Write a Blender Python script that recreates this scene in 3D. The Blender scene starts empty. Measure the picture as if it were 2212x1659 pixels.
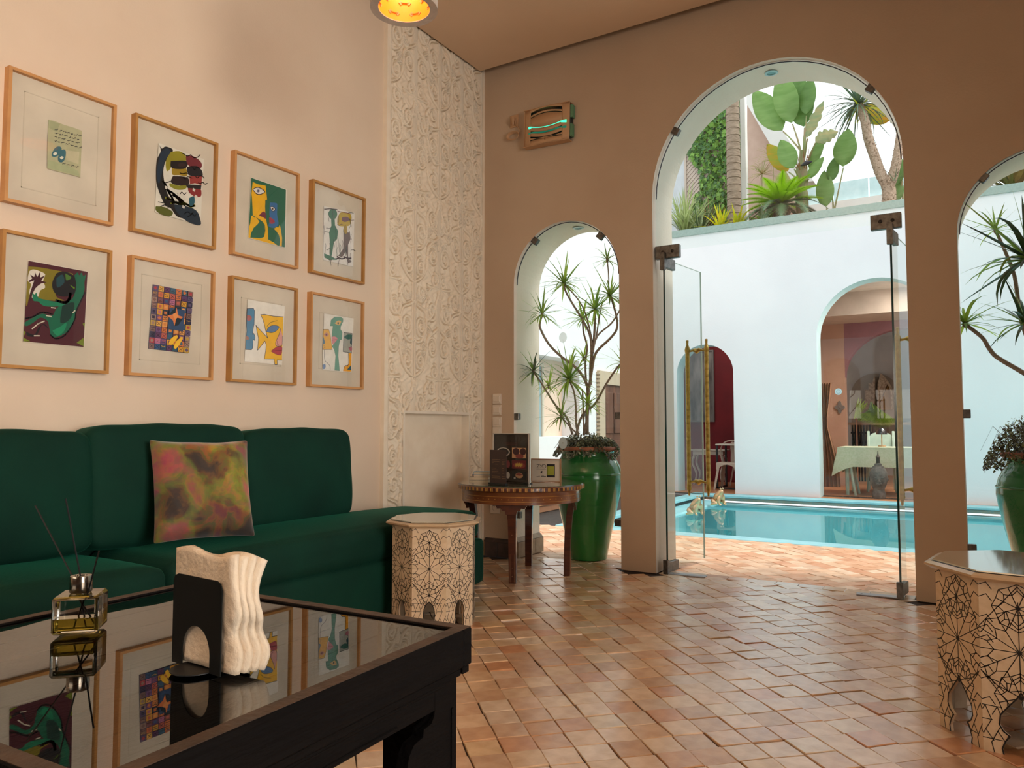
import bpy, bmesh, math, random
import numpy as np
from mathutils import Vector, Matrix
random.seed(7); RNG = np.random.default_rng(7)
PI = math.pi
S = bpy.context.scene
COL = S.collection
# ---------------------------------------------------------------- camera
CAMH = 1.05; FPX = 1634.0; CX, CY = 1106.0, 829.5
_p = math.atan(93.5/FPX); _yaw = math.radians(31.55)
FWD = Vector((-math.sin(_yaw)*math.cos(_p), math.cos(_yaw)*math.cos(_p), math.sin(_p)))
RGT = Vector((math.cos(_yaw), math.sin(_yaw), 0)); UPV = RGT.cross(FWD)
CAM = Vector((0, 0, CAMH))
cd = bpy.data.cameras.new('camera'); cam = bpy.data.objects.new('camera', cd); COL.objects.link(cam)
cam.matrix_world = Matrix.Translation(CAM) @ Matrix((RGT, UPV, -FWD)).transposed().to_4x4()
cd.sensor_width = 36; cd.lens = FPX/2212*36; cd.clip_start = 0.02; cd.clip_end = 200
S.camera = cam
def at(x, y, ax, v):
    """point of the plane <ax>=v that a pixel of the photo looks at"""
    d = FWD + RGT*((x-CX)/FPX) - UPV*((y-CY)/FPX)
    i = 'xyz'.index(ax); return CAM + d*((v-CAM[i])/d[i])
# ---------------------------------------------------------------- world, lights, exposure
W = bpy.data.worlds.new('overcast_sky'); S.world = W; W.use_nodes = True
wn = W.node_tree; bg = wn.nodes['Background']
wt = wn.nodes.new('ShaderNodeTexCoord'); wnz = wn.nodes.new('ShaderNodeTexNoise'); wnz.inputs['Scale'].default_value = 1.58
wnz.inputs['Detail'].default_value = 3
wr = wn.nodes.new('ShaderNodeValToRGB')
wr.color_ramp.elements[0].position = 0.35; wr.color_ramp.elements[0].color = (0.86, 0.92, 0.97, 1)
wr.color_ramp.elements[1].position = 0.7; wr.color_ramp.elements[1].color = (0.95, 0.96, 0.97, 1)
wn.links.new(wt.outputs['Generated'], wnz.inputs['Vector']); wn.links.new(wnz.outputs['Fac'], wr.inputs['Fac'])
wn.links.new(wr.outputs['Color'], bg.inputs['Color'])
bg.inputs['Strength'].default_value = 1.58
def add_light(name, kind, loc, rot, energy, color, **kw):
    l = bpy.data.lights.new(name, kind); l.energy = energy; l.color = color
    for k, v in kw.items(): setattr(l, k, v)
    o = bpy.data.objects.new(name, l); COL.objects.link(o); o.location = loc; o.rotation_euler = rot; return o
sun = add_light('sun', 'SUN', (3, 9, 12), (0, 0, 0), 2.4, (1.0, 0.95, 0.88), angle=math.radians(25))
sun.rotation_euler = Vector((0.62, 0.08, 0.78)).to_track_quat('Z', 'Y').to_euler()
# unseen area lights added to brighten the room: right side, rear, ceiling
add_light('side_fill_light', 'AREA', (4.05, .9, 2.0), (0, math.radians(91), math.radians(-11)), 94, (1.0, 0.92, 0.84), shape='RECTANGLE', size=3.0, size_y=3.6, spread=math.radians(72))
add_light('rear_fill_light', 'AREA', (-2.5, -2.2, 1.8), (math.radians(112), 0, math.radians(-12)), 22, (1.0, 0.88, 0.74), shape='RECTANGLE', size=3.0, size_y=1.0, spread=math.radians(120))
add_light('ceiling_fill_light', 'AREA', (-1.2, -1.4, 2.7), (math.radians(158), 0, math.radians(-30)), 85, (1.0, 0.86, 0.70), shape='RECTANGLE', size=2.4, size_y=.6, spread=math.radians(120))
for nm, x0, x1, zz in (('a', -3.2, -2.27, 2.6), ('b', -2.0, -.35, 3.5), ('c', -.07, .86, 2.6), ('d', 1.13, 2.77, 3.5)):
    o = add_light('arch_portal_'+nm, 'AREA', ((x0+x1)/2, 5.72, zz/2), (math.radians(90), 0, PI), 1, (1, 1, 1), shape='RECTANGLE', size=x1-x0, size_y=zz)
    o.rotation_euler = (math.radians(-90), 0, 0); o.data.cycles.is_portal = True
S.view_settings.view_transform = 'Standard'; S.view_settings.look = 'None'
S.view_settings.gamma = 1; S.view_settings.use_curve_mapping = False
S.view_settings.exposure = 0.0
# ---------------------------------------------------------------- materials
def lin(c):
    if isinstance(c, str): c = tuple(int(c[i:i+2], 16) for i in (0, 2, 4))
    c = [v/255 for v in c]
    return tuple(v/12.92 if v <= .04045 else ((v+.055)/1.055)**2.4 for v in c)+(1,)
MATS = {}
def mat(name, col, rough=.6, metal=0, col2=None, scale=6, bump=0, bscale=40, coat=0, crough=.08, sheen=0, ss=None, detail=4, stretch=None, spec=.5, rnd=None):
    """procedural principled material: two tones mixed by noise, fine noise bump"""
    if name in MATS: return MATS[name]
    m = bpy.data.materials.new(name); m.use_nodes = True; nt = m.node_tree; b = nt.nodes['Principled BSDF']
    b.inputs['Roughness'].default_value = rough; b.inputs['Metallic'].default_value = metal
    b.inputs['Specular IOR Level'].default_value = spec
    b.inputs['Coat Weight'].default_value = coat; b.inputs['Coat Roughness'].default_value = crough; b.inputs['Coat IOR'].default_value = 1.9 if crough > .2 else 1.5
    if sheen: b.inputs['Sheen Weight'].default_value = sheen; b.inputs['Sheen Roughness'].default_value = .35; b.inputs['Sheen Tint'].default_value = lin(ss or col)
    tc = nt.nodes.new('ShaderNodeTexCoord'); vec = tc.outputs['Object']
    if stretch:
        mp = nt.nodes.new('ShaderNodeMapping'); mp.inputs['Scale'].default_value = stretch; nt.links.new(vec, mp.inputs['Vector']); vec = mp.outputs['Vector']
    c2 = col2 if col2 is not None else tuple(max(0, v*.965) for v in [int(255*(x**(1/2.2))) for x in lin(col)[:3]])
    nz = nt.nodes.new('ShaderNodeTexNoise'); nz.inputs['Scale'].default_value = scale; nz.inputs['Detail'].default_value = detail
    nt.links.new(vec, nz.inputs['Vector'])
    rp = nt.nodes.new('ShaderNodeValToRGB'); rp.color_ramp.elements[0].position = .35; rp.color_ramp.elements[1].position = .65
    rp.color_ramp.elements[0].color = lin(col); rp.color_ramp.elements[1].color = lin(c2)
    nt.links.new(nz.outputs['Fac'], rp.inputs['Fac']); out = rp.outputs['Color']
    if rnd:   # per-piece tint: ('object'|'island', [colours])
        if rnd[0] == 'object': r = nt.nodes.new('ShaderNodeObjectInfo').outputs['Random']
        else: r = nt.nodes.new('ShaderNodeNewGeometry').outputs['Random Per Island']
        r2 = nt.nodes.new('ShaderNodeValToRGB'); cols = rnd[1]; e = r2.color_ramp; e.interpolation = 'CONSTANT'
        e.elements[0].color = lin(cols[0]); e.elements[0].position = 0; e.elements[1].position = 1/len(cols); e.elements[1].color = lin(cols[1])
        for i in range(2, len(cols)): q = e.elements.new(i/len(cols)); q.color = lin(cols[i])
        nt.links.new(r, r2.inputs['Fac'])
        mx = nt.nodes.new('ShaderNodeMix'); mx.data_type = 'RGBA'; mx.blend_type = 'MULTIPLY'; mx.inputs[0].default_value = 1
        nt.links.new(r2.outputs['Color'], mx.inputs[6]); nt.links.new(out, mx.inputs[7]); out = mx.outputs[2]
    nt.links.new(out, b.inputs['Base Color'])
    if bump:
        n2 = nt.nodes.new('ShaderNodeTexNoise'); n2.inputs['Scale'].default_value = bscale; n2.inputs['Detail'].default_value = 5
        nt.links.new(vec, n2.inputs['Vector']); bp = nt.nodes.new('ShaderNodeBump'); bp.inputs['Strength'].default_value = bump; bp.inputs['Distance'].default_value = .01
        nt.links.new(n2.outputs['Fac'], bp.inputs['Height']); nt.links.new(bp.outputs['Normal'], b.inputs['Normal'])
    MATS[name] = m; return m
def pane_mat(name, tint=(.93, .98, .96), ior=1.5, rough=0.0):
    if name in MATS: return MATS[name]
    m = bpy.data.materials.new(name); m.use_nodes = True; nt = m.node_tree; nt.nodes.remove(nt.nodes['Principled BSDF'])
    o = nt.nodes['Material Output']; t = nt.nodes.new('ShaderNodeBsdfTransparent'); t.inputs['Color'].default_value = (*tint, 1)
    g = nt.nodes.new('ShaderNodeBsdfGlossy'); g.inputs['Roughness'].default_value = rough
    f = nt.nodes.new('ShaderNodeFresnel'); f.inputs['IOR'].default_value = ior
    mx = nt.nodes.new('ShaderNodeMixShader'); nt.links.new(f.outputs[0], mx.inputs[0]); nt.links.new(t.outputs[0], mx.inputs[1]); nt.links.new(g.outputs[0], mx.inputs[2])
    nt.links.new(mx.outputs[0], o.inputs['Surface']); MATS[name] = m; return m
def emit_mat(name, col, st):
    m = bpy.data.materials.new(name); m.use_nodes = True; b = m.node_tree.nodes['Principled BSDF']
    b.inputs['Base Color'].default_value = lin(col); b.inputs['Emission Color'].default_value = lin(col); b.inputs['Emission Strength'].default_value = st; return m
# ---------------------------------------------------------------- mesh builder
class MB:
    def __init__(s): s.v = []; s.f = []; s.mi = []
    def add(s, vs, fs, mi=0, M=None):
        n = len(s.v); s.v += [tuple(M @ Vector(p)) if M else tuple(p) for p in vs]
        s.f += [tuple(i+n for i in f) for f in fs]; s.mi += [mi]*len(fs); return s
    def box(s, x0, x1, y0, y1, z0, z1, mi=0, M=None):
        vs = [(x0,y0,z0),(x1,y0,z0),(x1,y1,z0),(x0,y1,z0),(x0,y0,z1),(x1,y0,z1),(x1,y1,z1),(x0,y1,z1)]
        return s.add(vs, [(0,3,2,1),(4,5,6,7),(0,1,5,4),(1,2,6,5),(2,3,7,6),(3,0,4,7)], mi, M)
    def cbox(s, x0, x1, y0, y1, z0, z1, c=.004, mi=0, M=None):
        """box with chamfered edges"""
        vs = []; idx = {}
        X = (x0, x1); Y = (y0, y1); Z = (z0, z1)
        for i in (0, 1):
            for j in (0, 1):
                for k in (0, 1):
                    for a in (0, 1, 2):
                        p = [X[i], Y[j], Z[k]]
                        for b in (0, 1, 2):
                            if b != a: p[b] += c if (i, j, k)[b] == 0 else -c
                        idx[i, j, k, a] = len(vs); vs.append(p)
        f = []
        def q(l): f.append(tuple(idx[t] for t in l))
        for a in (0, 1, 2):
            b, d = (a+1) % 3, (a+2) % 3
            for e in (0, 1):
                l = []
                for (u, w) in ((0,0),(1,0),(1,1),(0,1)):
                    t = [0,0,0]; t[a] = e; t[b] = u; t[d] = w; l.append((*t, a))
                q(l if e else l[::-1])
            for u in (0, 1):
                for w in (0, 1):
                    t0 = [0,0,0]; t1 = [0,0,0]; t0[a] = 0; t1[a] = 1; t0[b] = t1[b] = u; t0[d] = t1[d] = w
                    l = [(*t0, b), (*t1, b), (*t1, d), (*t0, d)]
                    q(l if (u == w) else l[::-1])
        for i in (0, 1):
            for j in (0, 1):
                for k in (0, 1):
                    l = [(i,j,k,0),(i,j,k,1),(i,j,k,2)]
                    q(l if (i+j+k) % 2 else l[::-1])
        return s.add(vs, f, mi, M)
    def prism(s, pts, a0, a1, ax='y', mi=0, M=None, caps=True):
        """polygon pts (2D) extruded along an axis: ax y -> pts are (x,z); x -> (y,z); z -> (x,y)"""
        def P(p, a): return (p[0], a, p[1]) if ax == 'y' else ((a, p[0], p[1]) if ax == 'x' else (p[0], p[1], a))
        n = len(pts); vs = [P(p, a0) for p in pts]+[P(p, a1) for p in pts]
        fs = [(i, (i+1) % n, n+(i+1) % n, n+i) for i in range(n)]
        if caps: fs += [tuple(range(n))[::-1], tuple(range(n, 2*n))]
        return s.add(vs, fs, mi, M)
    def lathe(s, prof, n=32, mi=0, M=None, a0=0, a1=2*PI, squash=1):
        full = abs(a1-a0-2*PI) < 1e-6; m = n if full else n+1; vs = []
        for k in range(m):
            a = a0+(a1-a0)*k/n
            for r, z in prof: vs.append((r*math.cos(a), r*math.sin(a)*squash, z))
        L = len(prof); fs = []
        for k in range(n):
            k2 = (k+1) % m
            for i in range(L-1): fs.append((k*L+i, k2*L+i, k2*L+i+1, k*L+i+1))
        return s.add(vs, fs, mi, M)
    def tube(s, pts, r, n=8, mi=0, M=None, cap=True):
        pts = [Vector(p) for p in pts]; L = len(pts); rr = r if isinstance(r, (list, tuple)) else [r]*L
        vs = []; up = None
        for i, p in enumerate(pts):
            t = (pts[min(i+1, L-1)]-pts[max(i-1, 0)]).normalized()
            if up is None: up = t.orthogonal().normalized()
            up = (up-t*up.dot(t)).normalized() if (up-t*up.dot(t)).length > 1e-5 else t.orthogonal().normalized()
            w = t.cross(up)
            for k in range(n):
                a = 2*PI*k/n; vs.append(p+(up*math.cos(a)+w*math.sin(a))*rr[i])
        fs = [(i*n+k, i*n+(k+1) % n, (i+1)*n+(k+1) % n, (i+1)*n+k) for i in range(L-1) for k in range(n)]
        if cap: fs += [tuple(range(n))[::-1], tuple(range((L-1)*n, L*n))]
        return s.add(vs, fs, mi, M)
    def ribbon(s, pts, w, ax='x', a=0, mi=0, M=None, th=0):
        """flat stroke along a 2D polyline, lying in the plane <ax>=a"""
        pts = [Vector(p) for p in pts]
        for p, q in zip(pts, pts[1:]):
            d = q-p
            if d.length < 1e-6: continue
            d.normalize(); nn = Vector((-d.y, d.x))*w/2; e = d*w*.35
            l = [p-e-nn, q+e-nn, q+e+nn, p-e+nn]
            if th: s.prism([tuple(x) for x in l], a, a+th, ax, mi, M)
            else:
                vs = [(a, x[0], x[1]) if ax == 'x' else ((x[0], a, x[1]) if ax == 'y' else (x[0], x[1], a)) for x in l]
                s.add(vs, [(0,1,2,3)], mi, M)
        return s
    def mesh(s, name, mats, smooth=False):
        me = bpy.data.meshes.new(name); me.from_pydata(s.v, [], s.f); me.polygons.foreach_set('material_index', s.mi)
        for m in (mats if isinstance(mats, (list, tuple)) else [mats]): me.materials.append(m)
        if smooth: me.polygons.foreach_set('use_smooth', [True]*len(me.polygons))
        me.update(); return me
def link(name, data, parent=None, loc=None, rot=None):
    o = bpy.data.objects.new(name, data); COL.objects.link(o); o.parent = parent
    if loc is not None: o.location = loc
    if rot is not None: o.rotation_euler = rot
    return o
def fix(me):
    b = bmesh.new(); b.from_mesh(me); bmesh.ops.recalc_face_normals(b, faces=b.faces); b.to_mesh(me); b.free()
def part(name, mb, mats, parent=None, smooth=False, label=None, stuff=False, loc=None, rot=None):
    me = mb.mesh(name, mats, smooth); fix(me)
    if smooth:
        me.set_sharp_from_angle(angle=math.radians(42))
    o = link(name, me, parent, loc, rot)
    if label: o['label'] = label
    if stuff: o['kind'] = 'stuff'
    return o
def tag(o, label, cat, group=None, kind=None):
    o['label'] = label; o['category'] = cat
    if group: o['group'] = group
    if kind: o['kind'] = kind
    return o
def thing(name, label, cat, loc=(0,0,0), rz=0, group=None):
    o = link(name, None, None, loc, (0,0,rz)); o.empty_display_size = .1
    return tag(o, label, cat, group)
def struct(name, mb, mats, parent=None, smooth=False):
    o = part(name, mb, mats, parent, smooth)
    if parent is None: o['kind'] = 'structure'
    return o
def copy_tree(o, parent=None):
    c = o.copy(); COL.objects.link(c); c.parent = parent
    for ch in list(o.children): copy_tree(ch, c)
    return c
def rot(ax, a): return Matrix.Rotation(a, 4, ax)
def tr(*p): return Matrix.Translation(Vector(p))
def catmull(pts, n=5):
    pts = [Vector(p) for p in pts]; out = []
    for i in range(len(pts)-1):
        p0, p1, p2, p3 = pts[max(i-1,0)], pts[i], pts[i+1], pts[min(i+2, len(pts)-1)]
        for k in range(n):
            t = k/n; out.append(.5*((2*p1)+(p2-p0)*t+(2*p0-5*p1+4*p2-p3)*t*t+(3*p1-p0-3*p2+p3)*t**3))
    return out+[pts[-1]]
def skin_blob(name, chains, radii, m, parent, sub=2):
    """continuous body: chains = lists of joints; first joint of the first chain is the root"""
    vs = []; es = []; rr = []; key = {}
    for ch, rs in zip(chains, radii):
        prev = None
        for p, r in zip(ch, rs):
            k = tuple(round(c, 4) for c in p)
            if k not in key: key[k] = len(vs); vs.append(p); rr.append(r)
            if prev is not None and prev != key[k]: es.append((prev, key[k]))
            prev = key[k]
    me = bpy.data.meshes.new(name); me.from_pydata(vs, es, []); me.materials.append(m)
    o = link(name, me, parent); o.modifiers.new('skin', 'SKIN'); 
    for i, r in enumerate(rr): me.skin_vertices[0].data[i].radius = (r, r); me.skin_vertices[0].data[i].use_root = (i == 0)
    ms = o.modifiers.new('sub', 'SUBSURF'); ms.levels = sub; ms.render_levels = sub
    o.modifiers['skin'].use_smooth_shade = True
    return o
# ---------------------------------------------------------------- common materials
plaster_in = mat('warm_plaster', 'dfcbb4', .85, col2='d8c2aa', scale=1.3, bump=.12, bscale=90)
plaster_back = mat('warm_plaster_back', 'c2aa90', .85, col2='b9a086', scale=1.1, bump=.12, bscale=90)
plaster_white = mat('white_plaster', 'eeeae4', .9, col2='e6e2dc', scale=2, bump=.15, bscale=60)
plaster_out = mat('courtyard_plaster', 'f0eeee', .9, col2='e9e7e8', scale=.8, bump=.1, bscale=40)
stucco = mat('carved_stucco', 'f2e4ce', .8, col2='ecdcc4', scale=8, bump=.1, bscale=120)
ceil_m = mat('ceiling_paint', 'e0c4a6', .85, col2='dabd9e', scale=1, bump=.08, bscale=70)
brass = mat('aged_brass', 'b0924c', .38, .85, col2='8f7436', scale=30)
steel = mat('brushed_steel', '77746f', .4, 1, col2='5c5955', scale=40)
blackm = mat('black_rubber', '0c0c0d', .5)
glass = pane_mat('clear_glass'); glass_edge = mat('green_glass_edge', '0e3a34', .15, spec=.8)
white_plastic = mat('white_plastic', 'dccdb9', .4)
# ================================================================ ROOM SHELL
YB, YE = 5.24, 5.66      # back wall: room face, courtyard face
XP = -3.49; XW = -3.525  # carved panel face, left wall face
CEIL = 4.04
def arch_pts(x0, x1, zs, n=28, z0=0.0):
    """closed outline of an arched opening (x,z)"""
    c, r = (x0+x1)/2, (x1-x0)/2
    return [(x0, z0)]+[(c-r*math.cos(PI*k/n), zs+r*math.sin(PI*k/n)) for k in range(n+1)]+[(x1, z0)]
ARCH = [(-3.20, -2.27, 2.215), (-2.0, -.345, 2.745), (-.07, .86, 2.215), (1.13, 2.785, 2.745)]
def wall_with_arches(x0, x1, y0, y1, ztop, arches, mats):
    """mats: 0 face at y0, 1 reveal, 2 face at y1. The wall is built as pieces between the arch crowns"""
    mb = MB()
    cuts = [x0]+[(a[1]+b[0])/2 for a, b in zip(arches, arches[1:])]+[x1]
    for (c0, c1), a in zip(zip(cuts, cuts[1:]), arches):
        op = arch_pts(*a)
        z0 = 0
        n = len(op)
        for y, mi in ((y0, 0), (y1, 2)):
            # strips: left pier, right pier, above arch columns
            mb.add([(c0,y,z0),(a[0],y,z0),(a[0],y,a[2]),(c0,y,a[2])], [(0,1,2,3)], mi)
            mb.add([(a[1],y,z0),(c1,y,z0),(c1,y,a[2]),(a[1],y,a[2])], [(0,1,2,3)], mi)
            mb.add([(c0,y,a[2]),(a[0],y,a[2]),(a[0],y,ztop),(c0,y,ztop)], [(0,1,2,3)], mi)
            mb.add([(a[1],y,a[2]),(c1,y,a[2]),(c1,y,ztop),(a[1],y,ztop)], [(0,1,2,3)], mi)
            for p, q in zip(op[1:-1], op[2:-1]):
                mb.add([(p[0],y,p[1]),(q[0],y,q[1]),(q[0],y,ztop),(p[0],y,ztop)], [(0,1,2,3)], mi)
        for p, q in zip(op, op[1:]):
            mb.add([(p[0],y0,p[1]),(q[0],y0,q[1]),(q[0],y1,q[1]),(p[0],y1,p[1])], [(0,1,2,3)], 1)
    mb.add([(x0,y0,ztop),(x1,y0,ztop),(x1,y1,ztop),(x0,y1,ztop)], [(0,1,2,3)], 2)
    return mb
cream_reveal = mat('cream_reveal', 'e9ddce', .85, col2='e2d6c6', scale=3, bump=.2, bscale=50)
wb = wall_with_arches(-5.0, 4.2, YB, YE, 4.45, ARCH, None)
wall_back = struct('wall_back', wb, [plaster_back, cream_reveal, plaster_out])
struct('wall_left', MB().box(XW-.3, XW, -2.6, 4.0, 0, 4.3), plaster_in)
clay_in = mat('clay_wall_paint', '6a5040', .8)
struct('wall_right', MB().box(4.2, 4.4, -2.6, 5.24, 0, 4.3), clay_in)
struct('wall_rear', MB().box(XW, 4.2, -2.8, -2.6, 0, 4.3), clay_in)
struct('ceiling', MB().box(-3.475, 4.2, -2.6, 5.145, CEIL, CEIL+.05).box(XW-.3, 4.4, -2.8, 5.66, 4.3, 4.4, 0), ceil_m)
# ---- baseboards (dark tile plinth at the foot of the back wall)
plinth = mat('plinth_tile', '54423a', .6, col2='3d302a', scale=12, bump=.3, bscale=30)
plinth_l = mat('plinth_tile_light', 'a58e74', .6, col2='8c765e', scale=12, bump=.3, bscale=30)
bb = struct('baseboard_back', MB().box(-3.47, -3.215, YB-.012, YB, 0, .145), plinth)
for i in range(2): part('tile', MB().cbox(-3.465+i*.122, -3.465+i*.122+.118, YB-.026, YB-.008, .002, .118, .002), plinth, bb)
part('capping', MB().prism([(YB-.03,.12),(YB-.002,.148),(YB-.002,.12)], -3.47, -3.215, 'x'), plinth, bb)
b2 = struct('baseboard_reveal', MB().box(-3.2, -3.185, YB+.01, YE, 0, .13), plinth_l)
for i in range(3): part('tile', MB().cbox(-3.19, -3.165, YB+.012+i*.14, YB+.012+i*.14+.136, .002, .125, .002), plinth_l, b2)
part('capping', MB().prism([(-3.2,.16),(-3.165,.128),(-3.2,.128)], YB+.01, YE+.0, 'y'), plinth_l, b2)
# ---- carved stucco panel: real relief as a height field, mirrored scroll cells
def carved_panel():
    res = .0027; cw, ch = .305, .70
    nx, ny = int(cw/res), int(ch/res)
    xs, zs = np.meshgrid((np.arange(nx)+.5)*cw/nx, (np.arange(ny)+.5)*ch/ny, indexing='ij')
    def cell(seed):
        rg = random.Random(seed); curves = []
        def spiral(cx, cz, r, turns, a0, sgn, w=.0105):
            pts = [(cx+r*(1-.82*t/40)*math.cos(a0+sgn*turns*2*PI*t/40), cz+1.25*r*(1-.82*t/40)*math.sin(a0+sgn*turns*2*PI*t/40)) for t in range(41)]
            curves.append((pts, w)); return pts[0]
        def bez(p0, p1, p2, p3, w=.0105):
            pts = []
            for k in range(21):
                t = k/20; pts.append(tuple((1-t)**3*a+3*(1-t)**2*t*b+3*(1-t)*t*t*c+t**3*d for a, b, c, d in zip(p0, p1, p2, p3)))
            curves.append((pts, w))
        def leaf(cx, cz, L, a, bend=.5):
            for s in (-1, 0, 1):
                pts = []
                for k in range(13):
                    t = k/12; u = L*t; v = s*L*.24*math.sin(PI*t)+bend*L*t*t*.5
                    pts.append((cx+u*math.cos(a)-v*math.sin(a), cz+u*math.sin(a)+v*math.cos(a)))
                curves.append((pts, .0055 if s else .004))
        spiral(.075, .14, .058, 1.6, PI*.5, 1); spiral(.225, .25, .07, 1.7, PI, -1); spiral(.085, .40, .064, 1.6, -PI*.3, -1)
        spiral(.22, .53, .068, 1.7, PI*.8, 1); spiral(.09, .65, .052, 1.5, 0, 1); spiral(.25, .07, .045, 1.5, PI*.5, -1)
        bez((0, .02), (.08, .05), (.16, .10), (.16, .26)); bez((.16, .26), (.14, .36), (.3, .36), (.31, .44))
        bez((0, .30), (.05, .24), (.14, .30), (.15, .44)); bez((.15, .44), (.16, .56), (.05, .52), (0, .58))
        bez((.15, .46), (.22, .44), (.30, .62), (.31, .74)); bez((0, .74), (.04, .72), (.16, .70), (.17, .62))
        bez((.31, 0), (.27, .02), (.20, .0), (.16, .02)); bez((.012, 0), (.012, .25), (.012, .5), (.012, .74), .007)
        bez((.299, 0), (.299, .25), (.299, .5), (.299, .74), .006)
        for k in range(9):
            leaf(rg.uniform(.03, .28), rg.uniform(.02, .72), rg.uniform(.06, .09), rg.choice((.4, .8, 1.2, 1.6, 2.2, 4.2, 4.8, 5.4))+rg.uniform(-.2, .2), rg.uniform(-.9, .9))
        best = np.full(xs.shape, -1.0); dm = np.full(xs.shape, 9.0)
        for pts, w in curves:
            d = np.full(xs.shape, 9.0)
            for p, q in zip(pts, pts[1:]):
                ex, ez = q[0]-p[0], q[1]-p[1]; l2 = ex*ex+ez*ez+1e-12
                t = np.clip(((xs-p[0])*ex+(zs-p[1])*ez)/l2, 0, 1); d = np.minimum(d, np.hypot(xs-p[0]-t*ex, zs-p[1]-t*ez))
            dm = np.minimum(dm, np.abs(d-w*.62-.0052)+np.where(d < w*.62, .004, 0)); h = 1-np.clip((d-w*.55)/(w*.5), 0, 1); h = h*h*(3-2*h)
            h *= 1-.22*np.exp(-(d/(w*.3))**2)          # grooved middle
            best = np.maximum(best, h)
        # ground left between the bands: part of it stays high (flat leaves), pierced by small pits
        fill = .78+.10*np.sin(xs*90+2*np.sin(zs*50))*np.sin(zs*70)
        g = np.clip((dm-.0026)/.0035, 0, 1); g = g*g*(3-2*g)
        return np.maximum(best, fill*g)
    A = [cell(3), cell(11), cell(29)]
    Y0, Y1 = 4.012, 5.232; ncol = 4; cwid = (Y1-Y0-.03)/ncol
    rows = []
    H = np.zeros((nx*ncol, 0))
    z = 0; k = 0
    while z < 4.3:
        blk = A[(k*2) % 3]; row = np.concatenate([blk, blk[::-1]]*(ncol//2), axis=0)
        if (k//2) % 2: row = np.roll(row, nx, axis=0)
        H = np.concatenate([H, row], axis=1); z += ch; k += 1
    nz = int(4.06/(ch/ny)); H = H[:, :nz]
    ys = Y0+.015+np.arange(nx*ncol)*(Y1-Y0-.03)/(nx*ncol-1); zz = np.arange(nz)*ch/ny
    YY, ZZ = np.meshgrid(ys, zz, indexing='ij')
    X = XP-.042*(1-H)
    V = np.stack([X, YY, ZZ], -1).reshape(-1, 3)
    idx = np.arange(V.shape[0]).reshape(H.shape)
    F = np.stack([idx[:-1, :-1], idx[1:, :-1], idx[1:, 1:], idx[:-1, 1:]], -1).reshape(-1, 4)
    cy = V[F].mean(1)[:, 1]; cz = V[F].mean(1)[:, 2]
    keep = ~((cy > 4.20) & (cy < 5.035) & (cz < 1.17))
    F = F[keep]
    me = bpy.data.meshes.new('carved_relief'); me.vertices.add(len(V)); me.vertices.foreach_set('co', V.ravel())
    me.loops.add(len(F)*4); me.loops.foreach_set('vertex_index', F.ravel()); me.polygons.add(len(F))
    me.polygons.foreach_set('loop_start', np.arange(len(F))*4); me.polygons.foreach_set('loop_total', np.full(len(F), 4))
    me.materials.append(stucco); me.update(calc_edges=True); me.polygons.foreach_set('use_smooth', [True]*len(F)); me.validate()
    return me
pn = tag(struct('wall_panel', MB().box(-3.70, XP-.044, 4.001, 4.20, 0, 4.3).box(-3.70, XP-.044, 5.035, 5.24, 0, 4.3).box(-3.70, XP-.044, 4.2, 5.035, 1.17, 4.3).box(-3.72, -3.56, 4.2, 5.035, 0, 1.17), stucco), 'tall carved white stucco wall panel beside the arched back wall', 'wall panel', kind='structure')
link('carved_relief', carved_panel(), pn)
part('border', MB().box(XP-.045, XP, 3.994, 4.030, 0, 4.3).box(XP-.045, XP, 5.213, 5.24, 0, 4.3), stucco, pn)
part('niche_frame', MB().box(XP-.07, XP+.002, 4.2, 4.218, 0, 1.17).box(XP-.07, XP+.002, 5.017, 5.035, 0, 1.17).box(XP-.07, XP+.002, 4.218, 5.017, 1.150, 1.17), mat('niche_paint', 'f0e4d2', .8, bump=.05), pn)
# ---- floor: slab plus individual hand-cut terracotta tiles laid at 45 degrees
grout = mat('floor_grout', '3a2d27', .8, col2='2c221e', scale=20)
struct('floor', MB().box(-5.0, 4.2, -2.6, 7.23, -.1, -.008), grout)
TT = ['dcb48a', 'e2be98', 'd4aa84', 'e6c8a8', 'caa07a', 'dab084', 'e2caaa', 'd2a074', 'dcbc98', 'e8d0b4', 'cea682', 'e0bc8e', 'd29668', 'd6bca2', 'e2c29c', 'c89c72']
tile_o = mat('terracotta_tile', 'ffffff', .3, col2='e6dacd', scale=14, bump=.3, bscale=14, coat=.8, crough=.22, rnd=('object', TT), spec=.6)
tile_i = mat('terracotta_tile_far', 'ffffff', .3, col2='e6dacd', scale=14, bump=.3, bscale=14, coat=.8, crough=.22, rnd=('island', TT), spec=.6)
TO = ['e2b28c', 'e8c09c', 'dca880', 'ecc8a6', 'd89e76', 'efd0b2', 'e6b48e', 'e0bc9c']
tile_out = mat('terracotta_tile_courtyard', 'ffffff', .5, col2='eadfd4', scale=10, bump=.2, bscale=16, rnd=('island', TO))
PT = .1172
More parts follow.
